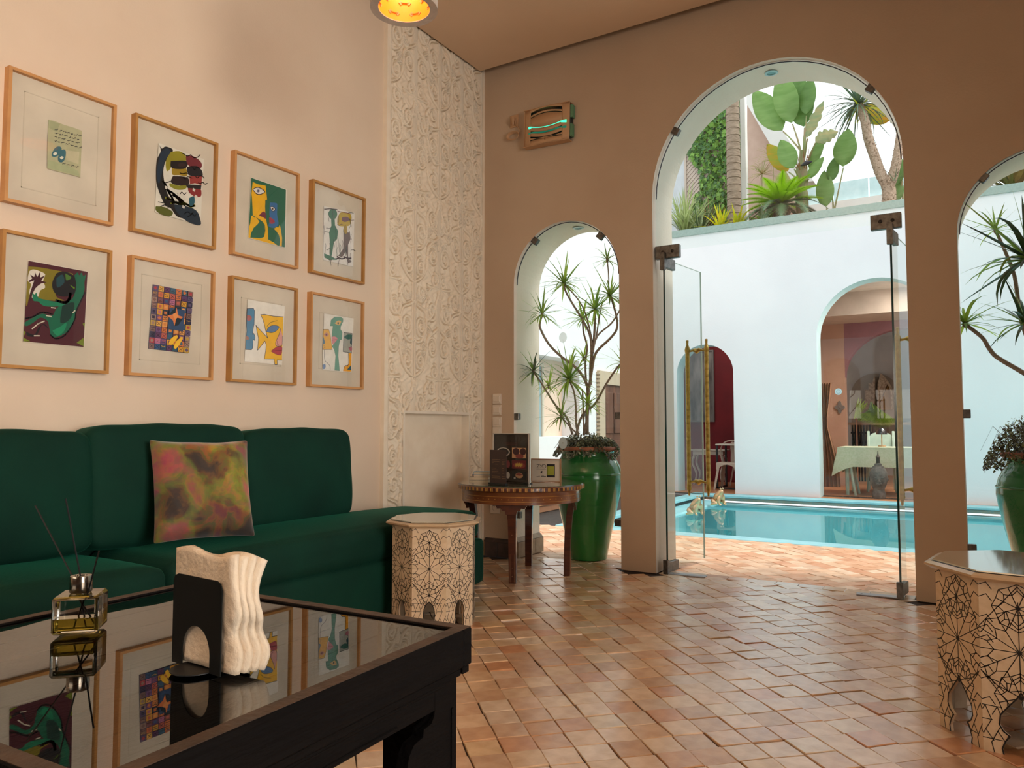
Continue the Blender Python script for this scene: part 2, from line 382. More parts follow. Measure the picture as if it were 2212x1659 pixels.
def tile_verts(g=.0016, j=.0022, rg=random):
    h = PT/2-g; c = [(-h,-h),(h,-h),(h,h),(-h,h)]; c = [(x+rg.uniform(-j,j), y+rg.uniform(-j,j)) for x, y in c]
    dz = rg.uniform(-.0035, .0018); tx, ty = rg.uniform(-.02, .02), rg.uniform(-.02, .02)
    top = []; out = []
    for (x, y) in c:
        zt = dz+x*tx+y*ty; out.append((x, y, zt-.0022)); top.append((x*.965, y*.965, zt))
    v = top+out+[(x, y, -.012) for x, y in c]
    f = [(0,1,2,3)]+[(i, 4+i, 4+(i+1)%4, (i+1)%4)[::-1] for i in range(4)]+[(4+i, 8+i, 8+(i+1)%4, 4+(i+1)%4)[::-1] for i in range(4)]
    return v, f
tm = []
for i in range(24):
    v, f = tile_verts(); m = MB().add(v, f); tm.append(m.mesh('tile', tile_o))
c45 = math.cos(PI/4); inside = []; outside = []
A0 = (-1.0, 2.29)   # a joint crossing read off the photograph
for i in range(-70, 70):
    for j in range(-70, 70):
        u, w = (i+.5)*PT, (j+.5)*PT
        x, y = A0[0]+(u-w)*c45, A0[1]+(u+w)*c45
        if -5.0 < x < 4.15 and 0.3 < y < 7.2:
            if y < 5.30:
                if x > -3.45 and x < 3.2 and not (y > 5.18 and not any(a[0]+.03 < x < a[1]-.03 for a in ARCH)): inside.append((x, y))
            elif y > 5.42 and (y > 5.74 or any(a[0]+.06 < x < a[1]-.06 for a in ARCH)): outside.append((x, y))
def seen(x, y):
    d = Vector((x, y, 0))-CAM; z = d.dot(FWD)
    if z < .3: return None
    px, py = CX+FPX*d.dot(RGT)/z, CY-FPX*d.dot(UPV)/z
    return z if -40 < px < 2250 and py < 1720 else None
vis = sorted([(seen(*t), t) for t in inside if seen(*t) and not (t[0] < -.95 and t[1] < 1.25) and t[0] > -2.8])
floor = bpy.data.objects['floor']; near = set(t for _, t in vis[:300])
for x, y in near:
    o = link('tile', random.choice(tm), floor, (x, y, 0), (0, 0, PI/4+random.randrange(4)*PI/2))
far = MB(); R45 = rot('Z', PI/4)
for t in inside:
    if t not in near:
        v, f = tile_verts(); far.add(v, f, 0, tr(t[0], t[1], 0) @ R45)
o = part('tile_field', far, tile_i, floor, stuff=True)
struct('floor_courtyard', MB().box(-5.0, 4.2, 5.43, 7.23, -.03, -.0075), mat('pale_grout', 'c9a284', .8, col2='b8906f'))
fo = MB()
for t in outside:
    v, f = tile_verts(); fo.add(v, f, 0, tr(t[0], t[1], -.004) @ R45)
part('courtyard_tile_field', fo, tile_out, floor, stuff=True)
# threshold: a straight course of small slabs across each opening
th = MB()
for a in ARCH:
    x = a[0]+.01
    while x < a[1]-.03:
        w = min(random.uniform(.13, .2), a[1]-.01-x); th.cbox(x+.002, x+w-.002, 5.302, 5.41, -.03, random.uniform(-.002, .001), .002); x += w
part('threshold_course', th, tile_i, floor, stuff=True)
# ================================================================ COURTYARD
YF = 12.1; ZT = 4.22
red_wall = mat('oxblood_paint', '6a1018', .7, col2='7a151c', scale=2)
pale_teal = mat('pale_teal_paint', 'c9dedd', .85, col2='c0d6d6', scale=3)
FA = [(-4.22, -3.29, 1.93), (-2.03, -.37, 2.40)]
wf = wall_with_arches(-5.0, .9, YF, YF+.34, ZT, FA, None)
wf.box(.9, 5.0, YF, YF+.34, 0, ZT, 0)
struct('wall_far', wf, [plaster_out, pale_teal, plaster_out])
struct('trim_1', MB().box(-5.0, 5.0, YF-.03, YF+.36, ZT, ZT+.11), mat('sage_coping', '9fb0a8', .7, col2='93a59d', scale=30))
# left courtyard wall with a recessed peach bay, its window, and a carved doorway
wl = MB()
wl.box(-5.25, -4.95, 5.66, 8.2, 0, 4.6).box(-5.25, -4.95, 8.2, 9.95, 0, .92).box(-5.25, -4.95, 8.2, 9.95, 2.02, 4.6).box(-5.25, -4.95, 9.95, 12.4, 0, 4.6)
struct('wall_courtyard_left', wl, plaster_out)
peach = mat('peach_paint', 'f0d3bf', .85, col2='eacbb5', scale=3)
struct('wall_bay', MB().box(-5.3, -5.24, 8.2, 9.95, .9, 2.05), peach)
wdw = struct('window_1', MB().box(-5.24, -5.20, 8.75, 9.25, .92, 1.9), mat('window_shade_glass', '9fb4b8', .2))
part('frame', MB().box(-5.24, -5.18, 8.70, 8.75, .92, 1.95).box(-5.24, -5.18, 9.25, 9.30, .92, 1.95).box(-5.24, -5.18, 8.75, 9.25, 1.9, 1.95), white_plastic, wdw)
struct('wall_courtyard_right', MB().box(5.0, 5.3, 5.66, 12.4, 0, 4.2), plaster_out)
terra = mat('terracotta_step', 'd99a6a', .6, col2='cf8c5c', scale=5); brick_d = mat('brick_riser', '9a6a4c', .7)
st = struct('trim_2', MB().box(-4.95, -4.62, 5.66, 12.0, 0, .085), brick_d)
part('tread', MB().box(-4.95, -4.60, 5.66, 12.0, .085, .10), terra, st)
wood_d = mat('old_carved_wood', '7a4f3a', .6, col2='5a3a2c', scale=8, stretch=(1, 1, .15), bump=.3)
dr = struct('door_1', MB().box(-4.98, -4.93, 10.75, 11.75, .10, 1.72), wood_d)
fm = MB().box(-4.95, -4.90, 10.55, 10.75, .10, 1.92).box(-4.95, -4.90, 11.75, 11.95, .10, 1.92).box(-4.95, -4.90, 10.75, 11.75, 1.72, 1.92)
for i in range(30): fm.box(-4.95, -4.895, 10.52, 10.56, .12+i*.06, .155+i*.06)
part('frame', fm, mat('carved_plaster_surround', 'c9b49a', .8), dr)
for k in range(3):
    part('panel', MB().cbox(-4.93, -4.91, 10.80+k*.32, 11.08+k*.32, .25, .85, .01).cbox(-4.93, -4.91, 10.80+k*.32, 11.08+k*.32, .95, 1.6, .01), wood_d, dr)
sw = tag(part('switch_plate', MB().cbox(-4.95, -4.93, 10.0, 10.12, 1.18, 1.32, .004), white_plastic), 'small square plate on the sunlit courtyard wall beside the doorway', 'switch')
part('rocker', MB().box(-4.93, -4.925, 10.03, 10.09, 1.21, 1.29), steel, sw)
# far threshold, floor of the rooms beyond the courtyard
struct('floor_far', MB().box(-5, 5, 12.02, 19, -.1, -.001), mat('terracotta_room_floor', 'c98a5e', .35, col2='b8784e', scale=3))
struct('floor_courtyard_left', MB().box(-5, -3.75, 7.2, 12.02, -.1, -.008), grout)
# ---- pool
PX0, PX1, PY0, PY1 = -3.72, 4.6, 7.23, 11.86
aqua = mat('aqua_pool_tile', 'c4f8f8', .4, col2='b0f2f6', scale=5); aqua_d = mat('aqua_pool_coping', '98cdd2', .4, col2='86bfc8', scale=8)
pool = struct('floor_pool', MB().box(PX0, PX1, PY0, PY1, -.80, -.72).box(PX0-.02, PX0, PY0, PY1, -1.1, -.12).box(PX1, PX1+.02, PY0, PY1, -1.1, -.0)
    .box(PX0, PX1, PY1, PY1+.17, -1.1, -.13).box(PX0, PX1, PY0-.02, PY0+.1, -1.1, -.02), aqua)
part('near_border', MB().cbox(PX0, PX1, PY0, PY0+.24, -.1, -.004, .008), aqua_d, pool)
part('far_coping', MB().cbox(PX0-.2, PX1, PY1-.12, PY1+.16, -.035, .004, .008), aqua_d, pool)
part('far_ledge', MB().box(PX0, PX1, PY1-.42, PY1, -.16, -.118), aqua_d, pool)
part('tile_band', MB().box(PX0+.3, PX1, PY1-.01, PY1, -.09, -.05), mat('sand_tile_band', 'd9c9ae', .5, col2='b9c9c0', scale=30), pool)
part('left_coping', MB().cbox(PX0-.18, PX0+.02, PY0, PY1, -.04, .004, .008), aqua_d, pool)
part('left_ledge', MB().cbox(PX0-.02, PX0+.34, PY0+.9, PY1-.1, -.16, -.085, .02), aqua_d, pool)
wm = pane_mat('pool_water_surface', (.86, .99, 1.0), 1.33)
nt = wm.node_tree; n1 = nt.nodes.new('ShaderNodeTexNoise'); n1.inputs['Scale'].default_value = 2.0
bp = nt.nodes.new('ShaderNodeBump'); bp.inputs['Strength'].default_value = .02; bp.inputs['Distance'].default_value = .02
tcn = nt.nodes.new('ShaderNodeTexCoord'); nt.links.new(tcn.outputs['Object'], n1.inputs['Vector']); nt.links.new(n1.outputs['Fac'], bp.inputs['Height'])
for n in nt.nodes:
    if n.bl_idname in ('ShaderNodeBsdfGlossy', 'ShaderNodeFresnel'): nt.links.new(bp.outputs['Normal'], n.inputs['Normal'])
wt_ = part('pool_water', MB().add([(PX0, PY0+.2, -.11), (PX1, PY0+.2, -.11), (PX1, PY1-.3, -.11), (PX0, PY1-.3, -.11)], [(0,1,2,3)]), wm)
tag(wt_, 'still turquoise water filling the courtyard pool', 'water', kind='stuff')
# ---- gold frogs on the pool ledge
gold = mat('gold_paint', 'c79a6a', .3, .6, col2='e0b890', scale=10)
def frog(loc, rz, label):
    t = thing('frog_statue', label, 'statue', loc, rz, 'gold frogs at the edge of the pool')
    b = skin_blob('body', [[(-.07,0,.05),(-.02,0,.09),(.03,0,.15),(.06,0,.205)], [(-.07,0,.05),(-.02,.09,.06),(.07,.10,.03),(-.01,.12,.02),(-.03,.13,.015)], [(-.07,0,.05),(-.02,-.09,.06),(.07,-.10,.03),(-.01,-.12,.02),(-.03,-.13,.015)],
        [(.03,0,.15),(.06,.06,.09),(.07,.05,.02),(.11,.06,.01)], [(.03,0,.15),(.06,-.06,.09),(.07,-.05,.02),(.11,-.06,.01)], [(.06,0,.205),(.10,0,.215)]],
        [[.055,.062,.052,.042], [.055,.035,.025,.018,.014], [.055,.035,.025,.018,.014], [.05,.022,.016,.014], [.05,.022,.016,.014], [.04,.022]], gold, t, 1)
    for s in (1, -1): part('eye', MB().lathe([(.0, -.014), (.012, -.008), (.014, 0), (.01, .01), (0, .014)], 10, M=tr(.075, .024*s, .245)), gold, t, True)
    return t
def onz(x, y, z): return at(x, y, 'z', z)
p = onz(1496, 1112, -.085); frog((p.x+.03, p.y, -.085), -.5, 'gold frog sitting on pool ledge, nearer one beside the open glass door')
p = onz(1546, 1091, -.085); frog((p.x+.03, p.y, -.085), -.4, 'gold frog on pool ledge, farther one below the red arch')
# ---- red room seen through the small arch
struct('wall_red_room', MB().box(-5.4, -2.9, 14.6, 14.8, 0, 3.0).box(-5.5, -5.4, 12.44, 14.8, 0, 3.0).box(-2.85, -2.75, 12.44, 14.8, 0, 3.0).box(-5.5, -2.75, 12.44, 14.8, 2.9, 3.0), red_wall)
paint = thing('framed_canvas', 'tall grey abstract canvas hanging on the dark red wall', 'painting', (0, 14.6, 0))
c0 = at(1482, 762, 'y', 14.56); c1 = at(1540, 908, 'y', 14.56)
part('canvas', MB().box(c0.x, c1.x, -.03, 0, c1.z, c0.z), mat('grey_abstract_paint', '8c8680', .7, col2='4e4a48', scale=2.2, stretch=(3, 1, 1), detail=8), paint)
part('frame', MB().box(c0.x-.03, c0.x, -.05, 0, c1.z-.03, c0.z+.03).box(c1.x, c1.x+.03, -.05, 0, c1.z-.03, c0.z+.03).box(c0.x, c1.x, -.05, 0, c0.z, c0.z+.03).box(c0.x, c1.x, -.05, 0, c1.z-.03, c1.z), mat('grey_frame', '77736e', .5), paint)
def cafe_chair(loc, rz, label, group):
    m = mat('cream_metal', 'cdb8a4', .4); t = thing('metal_chair', label, 'chair', loc, rz, group)
    part('seat', MB().cbox(-.18, .18, -.18, .18, .43, .455, .01), m, t)
    for sx in (-1, 1):
        for sy in (-1, 1):
            part('leg', MB().add([(sx*.16,sy*.16,.44),(sx*.11,sy*.17,.44),(sx*.16,sy*.11,.44),(sx*.22,sy*.22,0),(sx*.19,sy*.22,0),(sx*.22,sy*.19,0)], [(0,1,2),(5,4,3),(0,3,4,1),(1,4,5,2),(2,5,3,0)]), m, t)
    pts = [(.17, .15, .44), (.2, .17, .6), (.19, .19, .72), (.12, .22, .80), (0, .235, .82), (-.12, .22, .80), (-.19, .19, .72), (-.2, .17, .6), (-.17, .15, .44)]
    part('back_frame', MB().tube(catmull(pts, 4), .011, 6), m, t, True)
    part('splat', MB().cbox(-.05, .05, .17, .19, .45, .81, .004, M=rot('X', -.08) @ tr(0, .03, 0)), m, t)
    part('apron', MB().prism([(-.18,.44),(-.18,.34)]+[(.15*math.cos(a), .30+.12*math.sin(a)) for a in [PI-PI*k/8 for k in range(9)]]+[(.18,.34),(.18,.44)], -.185, -.175), m, t)
    return t
p = onz(1560, 1040, 0); cafe_chair((-3.62, 13.0, 0), 0, 'cream metal chair facing us under the black table in the red room', 'metal chairs in the red room')
cafe_chair((-3.55, 13.85, 0), PI-.4, 'cream metal chair with rounded back behind the red room table', 'metal chairs in the red room')
t = thing('bistro_table', 'black metal table with pale top inside the red arch', 'table', (-3.52, 13.25, 0))
part('tabletop', MB().cbox(-.33, .36, -.3, .3, .74, .765, .004), mat('pale_top', 'd8cdbb', .4), t)
for sx in (-.31, .32): part('leg_frame', MB().box(sx-.015, sx+.015, -.29, -.26, 0, .74).box(sx-.015, sx+.015, .26, .29, 0, .74).box(sx-.015, sx+.015, -.29, .29, 0, .025), blackm, t)
part('foot_rail', MB().box(-.31, .32, -.29, -.27, 0, .025), blackm, t)
t = thing('console_table', 'small white console table behind the glass door in the red room', 'table', (-4.15, 13.7, 0))
wc = mat('white_lacquer', 'c8beae', .4)
part('tabletop', MB().cbox(-.35, .3, -.16, .16, .62, .65, .005), wc, t); part('apron', MB().box(-.3, .25, -.13, .13, .55, .62), wc, t)
for sx in (-.27, .22):
    for sy in (-.11, .11): part('leg', MB().tube(catmull([(sx, sy, .56), (sx*1.15, sy, .40), (sx*.9, sy, .2), (sx*1.1, sy, 0)], 4), [.025]*4+[.022]*4+[.014]*5, 6), wc, t, True)
# ---- dining room seen through the tall arch
clay = mat('clay_pink_plaster', 'b58d76', .85, col2='ab836d', scale=2); mauve = mat('mauve_paint', '8d5f62', .85); grey_w = mat('stone_grey_plaster', 'b2a79c', .85, col2='a99e93', scale=2)
YD = 14.8
dx = at(1825, 800, 'y', YD).x
struct('ceiling_far', MB().box(-2.75, 3, 12.44, 14.9, 3.32, 3.42), mat('room_ceiling', 'd8d2c8', .8))
struct('trim_5', MB().box(-2.62, 3, 13.7, 14.8, 2.93, 3.32), mat('soffit_paint', 'bcab9b', .8))
struct('wall_dining_left', MB().box(-2.75, -2.62, 12.44, YD, 0, 3.32), clay)
wd = MB().box(-2.62, dx, YD, YD+.2, 0, 3.0)
struct('wall_dining_back', wd, clay)
zc = 1.95; r_ = 1.0
pts = [(dx, 3.0), (dx, zc)]+[(dx+r_-r_*math.cos(PI*k/20), zc+r_*.83*math.sin(PI*k/20)) for k in range(21)]+[(dx+2*r_, 0), (dx+2*r_+1.2, 0), (dx+2*r_+1.2, 3.0)]
struct('wall_dining_arch', MB().prism(pts, YD, YD+.2), mauve)
struct('wall_garden', MB().box(-4, 4, 18.4, 18.6, 0, 5), grey_w)
# arched niche in the garden wall with carved plaster stepping up to a scalloped arch
g0 = at(1840, 940, 'y', 18.35); g1 = at(1946, 940, 'y', 18.35)
na = struct('wall_garden_niche', MB().prism(arch_pts(g0.x, g1.x, 1.75, 20, .3), 18.36, 18.4), mat('niche_brown', '94826e', .85))
carv = mat('carved_plaster', 'b59a7c', .8, col2='8a6e54', scale=26, bump=1.0, bscale=30)
cp = MB(); cz = lambda x, y: (at(x, y, 'y', 18.2).x, at(x, y, 'y', 18.2).z)
cp.prism([cz(*q) for q in ((1868, 885), (1868, 842), (1876, 842), (1876, 828), (1884, 826), (1888, 815), (1890, 815), (1890, 885))], 18.2, 18.34)
sc = thing('carved_screen', 'carved plaster screen stepping up beside the scalloped arch in the garden', 'screen', (0, 0, 0))
part('stepped_panel', cp, carv, sc)
part('scalloped_arch', MB().prism([cz(*q) for q in ((1896, 885), (1896, 830), (1899, 818), (1903, 806), (1909, 812), (1917, 822), (1926, 835), (1930, 885), (1926, 885), (1924, 850), (1921, 836), (1917, 830), (1913, 838), (1911, 846), (1907, 852), (1905, 862), (1901, 868), (1900, 885))], 18.16, 18.34), carv, sc)
part('niche_back_panel', MB().prism([cz(*q) for q in ((1900, 885), (1901, 868), (1911, 846), (1917, 830), (1924, 850), (1926, 885))], 18.3, 18.34), mat('amber_plaster', 'b88a4e', .7), sc)  # amber panel filling the scalloped arch
bal = thing('balustrade', 'black patterned balustrade of small turned slats behind the dining table', 'balustrade', (0, 0, 0))
b0 = at(1838, 925, 'y', 16.2); b1 = at(1890, 925, 'y', 16.2); zt = at(1838, 918, 'y', 16.2).z
part('rail', MB().box(b0.x-.05, b1.x+.7, 16.15, 16.25, zt, zt+.05), mat('stone_rail', 'b59a80', .7), bal)
part('backing', MB().box(b0.x, b1.x+.05, 16.22, 16.24, 0, zt), mat('sand_plaster', 'cdb996', .7), bal)
for i in range(11): part('baluster', MB().lathe([(.012, 0), (.02, .25), (.01, .33), (.024, .42), (.01, .6), (.026, .75), (.008, zt)], 6, M=tr(b0.x+.03+i*.052, 16.19, 0)), blackm, bal)
part('cross_bar', MB().box(b0.x, b1.x+.05, 16.16, 16.21, zt-.17, zt-.14), blackm, bal)
pic = thing('leaning_picture', 'dark framed picture leaning behind the dining table lamp', 'picture', (0, 0, 0))
p0 = at(1885, 918, 'y', 15.9); p1 = at(1916, 972, 'y', 15.9)
part('frame', MB().box(p0.x, p1.x+.04, 15.9, 15.93, p1.z, p0.z), mat('brown_frame', '6b5648', .6), pic)
part('stand', MB().box(p0.x+.1, p1.x-.1, 15.9, 15.93, 0, p1.z), mat('brown_frame', '6b5648', .6), pic)
part('print', MB().box(p0.x+.03, p1.x, 15.885, 15.9, p1.z+.03, p0.z-.03), mat('dark_print', '3c3836', .5, col2='7b726a', scale=5), pic)
# fern frond arching over the balustrade
leafg = mat('fern_green', '5f7d1e', .5, col2='86a42e', scale=12)
fern = thing('fern', 'bright green arching fern fronds above the balustrade', 'plant', (0, 0, 0))
part('stem', MB().tube([(at(1850, 910, 'y', 15.8).x, 15.8, 0), at(1850, 905, 'y', 15.8)], .012, 8), brick_d, fern)
def frond(mb, a, b, sag, wl, n=26, up=True):
    a = Vector(a); b = Vector(b); pts = []
    for k in range(n+1):
        t = k/n; p = a.lerp(b, t); p.z += sag*4*t*(1-t); pts.append(p)
    mb.tube(pts, .006, 4)
    for k in range(2, n):
        L = wl*math.sin(PI*min(1, k/n*.9+.12)); p = pts[k]; d = (pts[k+1]-pts[k-1] if k < n else b-a).normalized()
        for s in (-1, 1):
            q = p+d*L*.35+Vector((0, s*L*.35, -L*.8)); e = d*.012
            mb.add([p-e, p+e, q], [(0,1,2)])
fa = at(1845, 900, 'y', 15.8); fb = at(1942, 900, 'y', 15.6)
for k in range(5):
    mbf = MB(); frond(mbf, fa+Vector((.05*k, .1*k, -.02*k)), fb+Vector((-.1*k, -.05*k, .06*k-.1)), .12+.03*k, .36-.02*k, 34); part('frond', mbf, leafg, fern)
for k in range(4):
    mbf = MB(); f1 = at(1856+6*k, 858+4*k, 'y', 15.7); frond(mbf, fa+Vector((0, 0, -.05)), f1, .05, .16, 14); part('frond', mbf, mat('lime_frond', 'a8c23a', .5), fern)
dl_ = add_light('dining_room_fill', 'AREA', (.2, 13.0, 3.28), (0, 0, 0), 130, (1, .95, .88), shape='RECTANGLE', size=2.2, size_y=.8)  # area light added under the ceiling to brighten the dining room
rl_ = add_light('red_room_fill', 'AREA', (-4.1, 13.6, 2.85), (0, 0, 0), 14, (1, .93, .85), shape='RECTANGLE', size=1.4, size_y=1.2)  # added area light that lifts the red room, no fitting built
# dining table, cloth, chairs, lamp
DT = at(1906, 1010, 'y', 13.15)
dt = thing('dining_table', 'dining table under a pale green cloth inside the tall far arch', 'table', (DT.x+.15, 13.2, 0))
mint = mat('mint_painted_wood', 'c2d6c6', .5, col2='b4cabb', scale=10)
part('tabletop', MB().cbox(-.72, .72, -.42, .42, .70, .735, .005), mint, dt)
for sx in (-.62, .62):
    for sy in (-.34, .34): part('leg', MB().tube([(sx, sy, .7), (sx, sy, 0)], [.035, .025], 8), mint, dt)
def cloth():
    mb = MB(); n = 72; hx, hy = .74, .44; rows = [(0, 0), (.0, .05), (.02, .15), (.035, .30)]
    per = []
    for k in range(n):
        u = k/n*4; s = int(u); f = u-s
        x, y = [(-hx+2*hx*f, -hy), (hx, -hy+2*hy*f), (hx-2*hx*f, hy), (-hx, hy-2*hy*f)][s]; per.append((x, y, f))
    vs = []
    for off, dz in rows:
        for k, (x, y, f) in enumerate(per):
            c = max(0, 1-min(f, 1-f)*7)          # corners hang lower in a point
            wv = .012*math.sin(k*1.35)*dz/.3
            s = 1+(off+wv)/.6; vs.append((x*s*(1+.05*c*dz/.3), y*s*(1+.09*c*dz/.3), .742-dz*(1+.5*c)))
    fs = [(r*n+k, r*n+(k+1) % n, (r+1)*n+(k+1) % n, (r+1)*n+k) for r in range(3) for k in range(n)]
    return mb.add(vs, fs+[tuple(range(n))])
cl = part('tablecloth', cloth(), mat('pale_green_cloth', 'c9d2b0', .8, col2='d8dcc4', scale=40), None, True, loc=(DT.x+.15, 13.2, 0))
tag(cl, 'pale green dotted tablecloth hanging in points over the dining table', 'tablecloth')
def mint_chair(loc, rz, label):
    t = thing('dining_chair', label, 'chair', loc, rz, 'pale dining chairs at the green cloth')
    part('seat', MB().cbox(-.21, .21, -.2, .22, .43, .47, .01), mint, t)
    for sx in (-.19, .19):
        part('leg', MB().tube(catmull([(sx, -.18, .45), (sx*1.03, -.2, .25), (sx*1.1, -.24, 0)], 3), .02, 6), mint, t, True)
        part('leg', MB().tube(catmull([(sx, .36, .98), (sx, .28, .78), (sx, .2, .5), (sx, .22, .3), (sx*1.05, .34, 0)], 4), .023, 6), mint, t, True)
    part('backrest', MB().prism([(-.17, .55), (.17, .55), (.19, .75), (.17, .92)]+[(.17*math.cos(a), .92+.08*math.sin(a)) for a in [PI*k/8 for k in range(1, 8)]]+[(-.17, .92), (-.19, .75)], .25, .275, M=rot('X', -.1)), mint, t, True)
    return t
q = onz(1815, 1063, 0)
mint_chair((q.x+.06, 12.98, 0), PI*.5, 'pale green dining chair at the left end of the clothed table')
mint_chair((DT.x-.08, 13.85, 0), .1, 'pale dining chair with a rounded back on the far side of the clothed table')
mint_chair((DT.x+1.15, 13.1, 0), -PI*.5, 'pale green dining chair at the right end, seen through the glass door')
tl = thing('table_lamp', 'small cordless lamp with a dark dome shade on the green cloth', 'lamp', (at(1905, 960, 'y', 13.2).x, 13.2, .748))
woodl = mat('pale_wood', 'c9a27a', .5)
part('base', MB().lathe([(0, 0), (.055, 0), (.055, .018), (0, .02)], 20), woodl, tl, True)
part('stem', MB().lathe([(.009, .018), (.008, .2)], 8), woodl, tl, True)
part('lamp_shade', MB().lathe([(.0, .29), (.04, .285), (.07, .25), (.082, .19), (.078, .19), (.064, .245), (.036, .278), (0, .282)], 24), mat('smoked_shade', '2c2b30', .2, coat=.6), tl, True)
# curtain at the left of the dining room
cu = MB(); n = 40
c0 = at(1776, 900, 'y', 12.75); c1 = at(1806, 900, 'y', 12.75); w_ = c1.x-c0.x
vs = []
for k in range(n+1):
    u = k/n
    for j in range(13):
        v = j/12; z = 1.75*(1-v)+.12*v; pinch = .35+.65*min(1, abs(v-.38)*2.6); g = .02*math.sin(u*26+v*2)
        vs.append((c0.x+w_*u*pinch*(.75+.45*v), 12.75+g, z))
cu.add(vs, [(k*13+j, (k+1)*13+j, (k+1)*13+j+1, k*13+j+1) for k in range(n) for j in range(12)])
o = part('curtain', cu, mat('ochre_brown_curtain', '9b6d50', .9, col2='8a5e44', scale=4), None, True)
tag(o, 'brown curtain tied back at the left side of the tall far arch', 'curtain')
# round glass markers and wall ornament
ocp = tag(part('wall_ornament', MB().prism([(math.cos(a)*(.07+.02*math.cos(4*a)), math.sin(a)*(.09+.03*math.cos(4*a))) for a in [2*PI*k/32 for k in range(32)]], -.02, 0), mat('slate_metal', '6d625c', .5), loc=at(1814, 880, 'y', YD-.005)), 'small dark lobed metal ornament on the clay pink wall', 'ornament')
part('boss', MB().lathe([(0,.03),(.02,.02),(.025,0)], 12, M=rot('X', PI/2)), mat('slate_metal', '6d625c', .5), ocp)
# ---- bust on the far side of the pool
bz = thing('head_statue', 'weathered stone head with a tall spire headdress at the pool edge', 'statue', tuple(at(1899, 1077, 'z', 0)), .15)
stone = mat('weathered_stone', '544d46', .85, col2='6e665d', scale=14, bump=.6, bscale=40)
hb = MB(); n = 28; prof = [(.085,0),(.09,.04),(.086,.10),(.075,.13),(.085,.16),(.105,.20),(.118,.26),(.122,.32),(.118,.38),(.10,.43),(.07,.465),(.055,.47)]
vs = []
for (r, z) in prof:
    for k in range(n):
        a = 2*PI*k/n; x = r*math.cos(a); y = r*math.sin(a)*1.12
        if y < 0:      # face side: brow, nose and mouth pushed out
            if .235 < z < .33 and abs(x) < .03: y -= .022*(1-abs(x)/.03)
            if .19 < z < .24 and abs(x) < .05: y -= .012
            if .33 < z < .36: y -= .008
        vs.append((x, y, z))
hb.add(vs, [(r*n+k, r*n+(k+1) % n, (r+1)*n+(k+1) % n, (r+1)*n+k) for r in range(len(prof)-1) for k in range(n)]+[tuple(range(n))[::-1], tuple(range((len(prof)-1)*n, len(prof)*n))])
part('head', hb, stone, bz, True)
for s in (-1, 1):
    part('ear', MB().lathe([(0,-.01),(.02,-.008),(.026,0),(.014,.008),(0,.004)], 12, M=tr(s*.122, 0, .29) @ rot('Z', s*.2) @ rot('Y', PI/2) @ Matrix.Diagonal((1.4, .9, 1, 1))), stone, bz, True)
    part('eye', MB().lathe([(0,-.006),(.014,-.004),(.018,0),(.014,.004),(0,.006)], 12, M=tr(s*.045, -.134, .312) @ rot('X', PI/2) @ Matrix.Diagonal((1.2, .6, 1, 1))), stone, bz, True)
part('lips', MB().tube(catmull([(-.038,-.128,.218),(-.015,-.142,.224),(0,-.146,.219),(.015,-.142,.224),(.038,-.128,.218)], 4), .009, 6), stone, bz, True)
part('nose', MB().add([(0,-.138,.33),(-.024,-.14,.25),(.024,-.14,.25),(0,-.182,.258)], [(0,1,3),(0,3,2),(1,2,3)]), stone, bz)
part('headdress', MB().lathe([(.085,.44),(.075,.475),(.05,.485),(.048,.51),(.03,.52),(.026,.60),(.034,.61),(.02,.625),(.008,.66),(.005,.70),(0,.705)], 18), stone, bz, True)
# ================================================================ ROOF GARDEN BEHIND THE FAR WALL
def soilz(Y): return ZT+.14+.25*(min(Y, 14.6)-12.46)
struct('floor_roof', MB().prism([(YF+.36, ZT-.4), (YF+.36, soilz(12.46)), (14.6, soilz(14.6)), (24, soilz(14.6)), (24, ZT-.4)], -8, 8, 'x'), mat('planter_soil', '5b4a3a', .9))
YT = 14.2
def az(x, y, Y): q = at(x, y, 'y', Y); return q
# trellis with ivy
tw0 = az(1484, 400, YT); tw1 = az(1602, 400, YT); ZTOP = az(1545, 190, YT).z+.3
struct('wall_roof_left', MB().box(tw0.x-3, tw1.x+.04, YT+.06, YT+.3, ZT-.1, ZTOP), mat('pale_blue_grey_plaster', 'd5d8dc', .85))
tre = thing('trellis', 'pink-beige diamond lattice trellis under the ivy on the roof terrace', 'trellis', (tw0.x, YT, ZT))
tl_ = mat('trellis_paint', 'cdb9ab', .7)
TW, TH = tw1.x-tw0.x, ZTOP-ZT
sl = MB(); k = -TH
while k < TW:
    for s in (0, 1):
        a0 = max(0, k); a1 = min(TW, k+TH)
        if a1 > a0:
            z0, z1 = a0-k, a1-k
            p = [(a0, z0), (a1, z1)] if not s else [(TW-a0, z0), (TW-a1, z1)]
            sl.ribbon(p, .045, 'y', -.01+.012*s, th=.01)
    k += .085
part('lattice', sl, tl_, tre, stuff=True)
part('frame', MB().box(-.04, 0, -.03, .02, 0, TH).box(TW, TW+.04, -.03, .02, 0, TH), tl_, tre)
ivy_m = [mat('ivy_green_%d' % i, c, .5, rnd=None, col2=d) for i, (c, d) in enumerate((('4f7a30', '6f9a44'), ('6e9c3c', '8ab552'), ('3d6234', '54803e')))]
ivl = [(0,-.05),(.045,-.035),(.03,-.01),(.06,.02),(.02,.025),(0,.065),(-.02,.025),(-.06,.02),(-.03,-.01),(-.045,-.035)]
def ivy_mesh(m):
    mb = MB(); mb.add([(x, -.006+abs(x)*.3, z) for x, z in ivl], [tuple(range(10))], 0); return mb.mesh('leaf', m)
ivs = [ivy_mesh(m) for m in ivy_m]
ivy = thing('ivy', 'dense green ivy climbing the lattice trellis on the roof terrace', 'plant', (tw0.x, YT-.03, ZT))
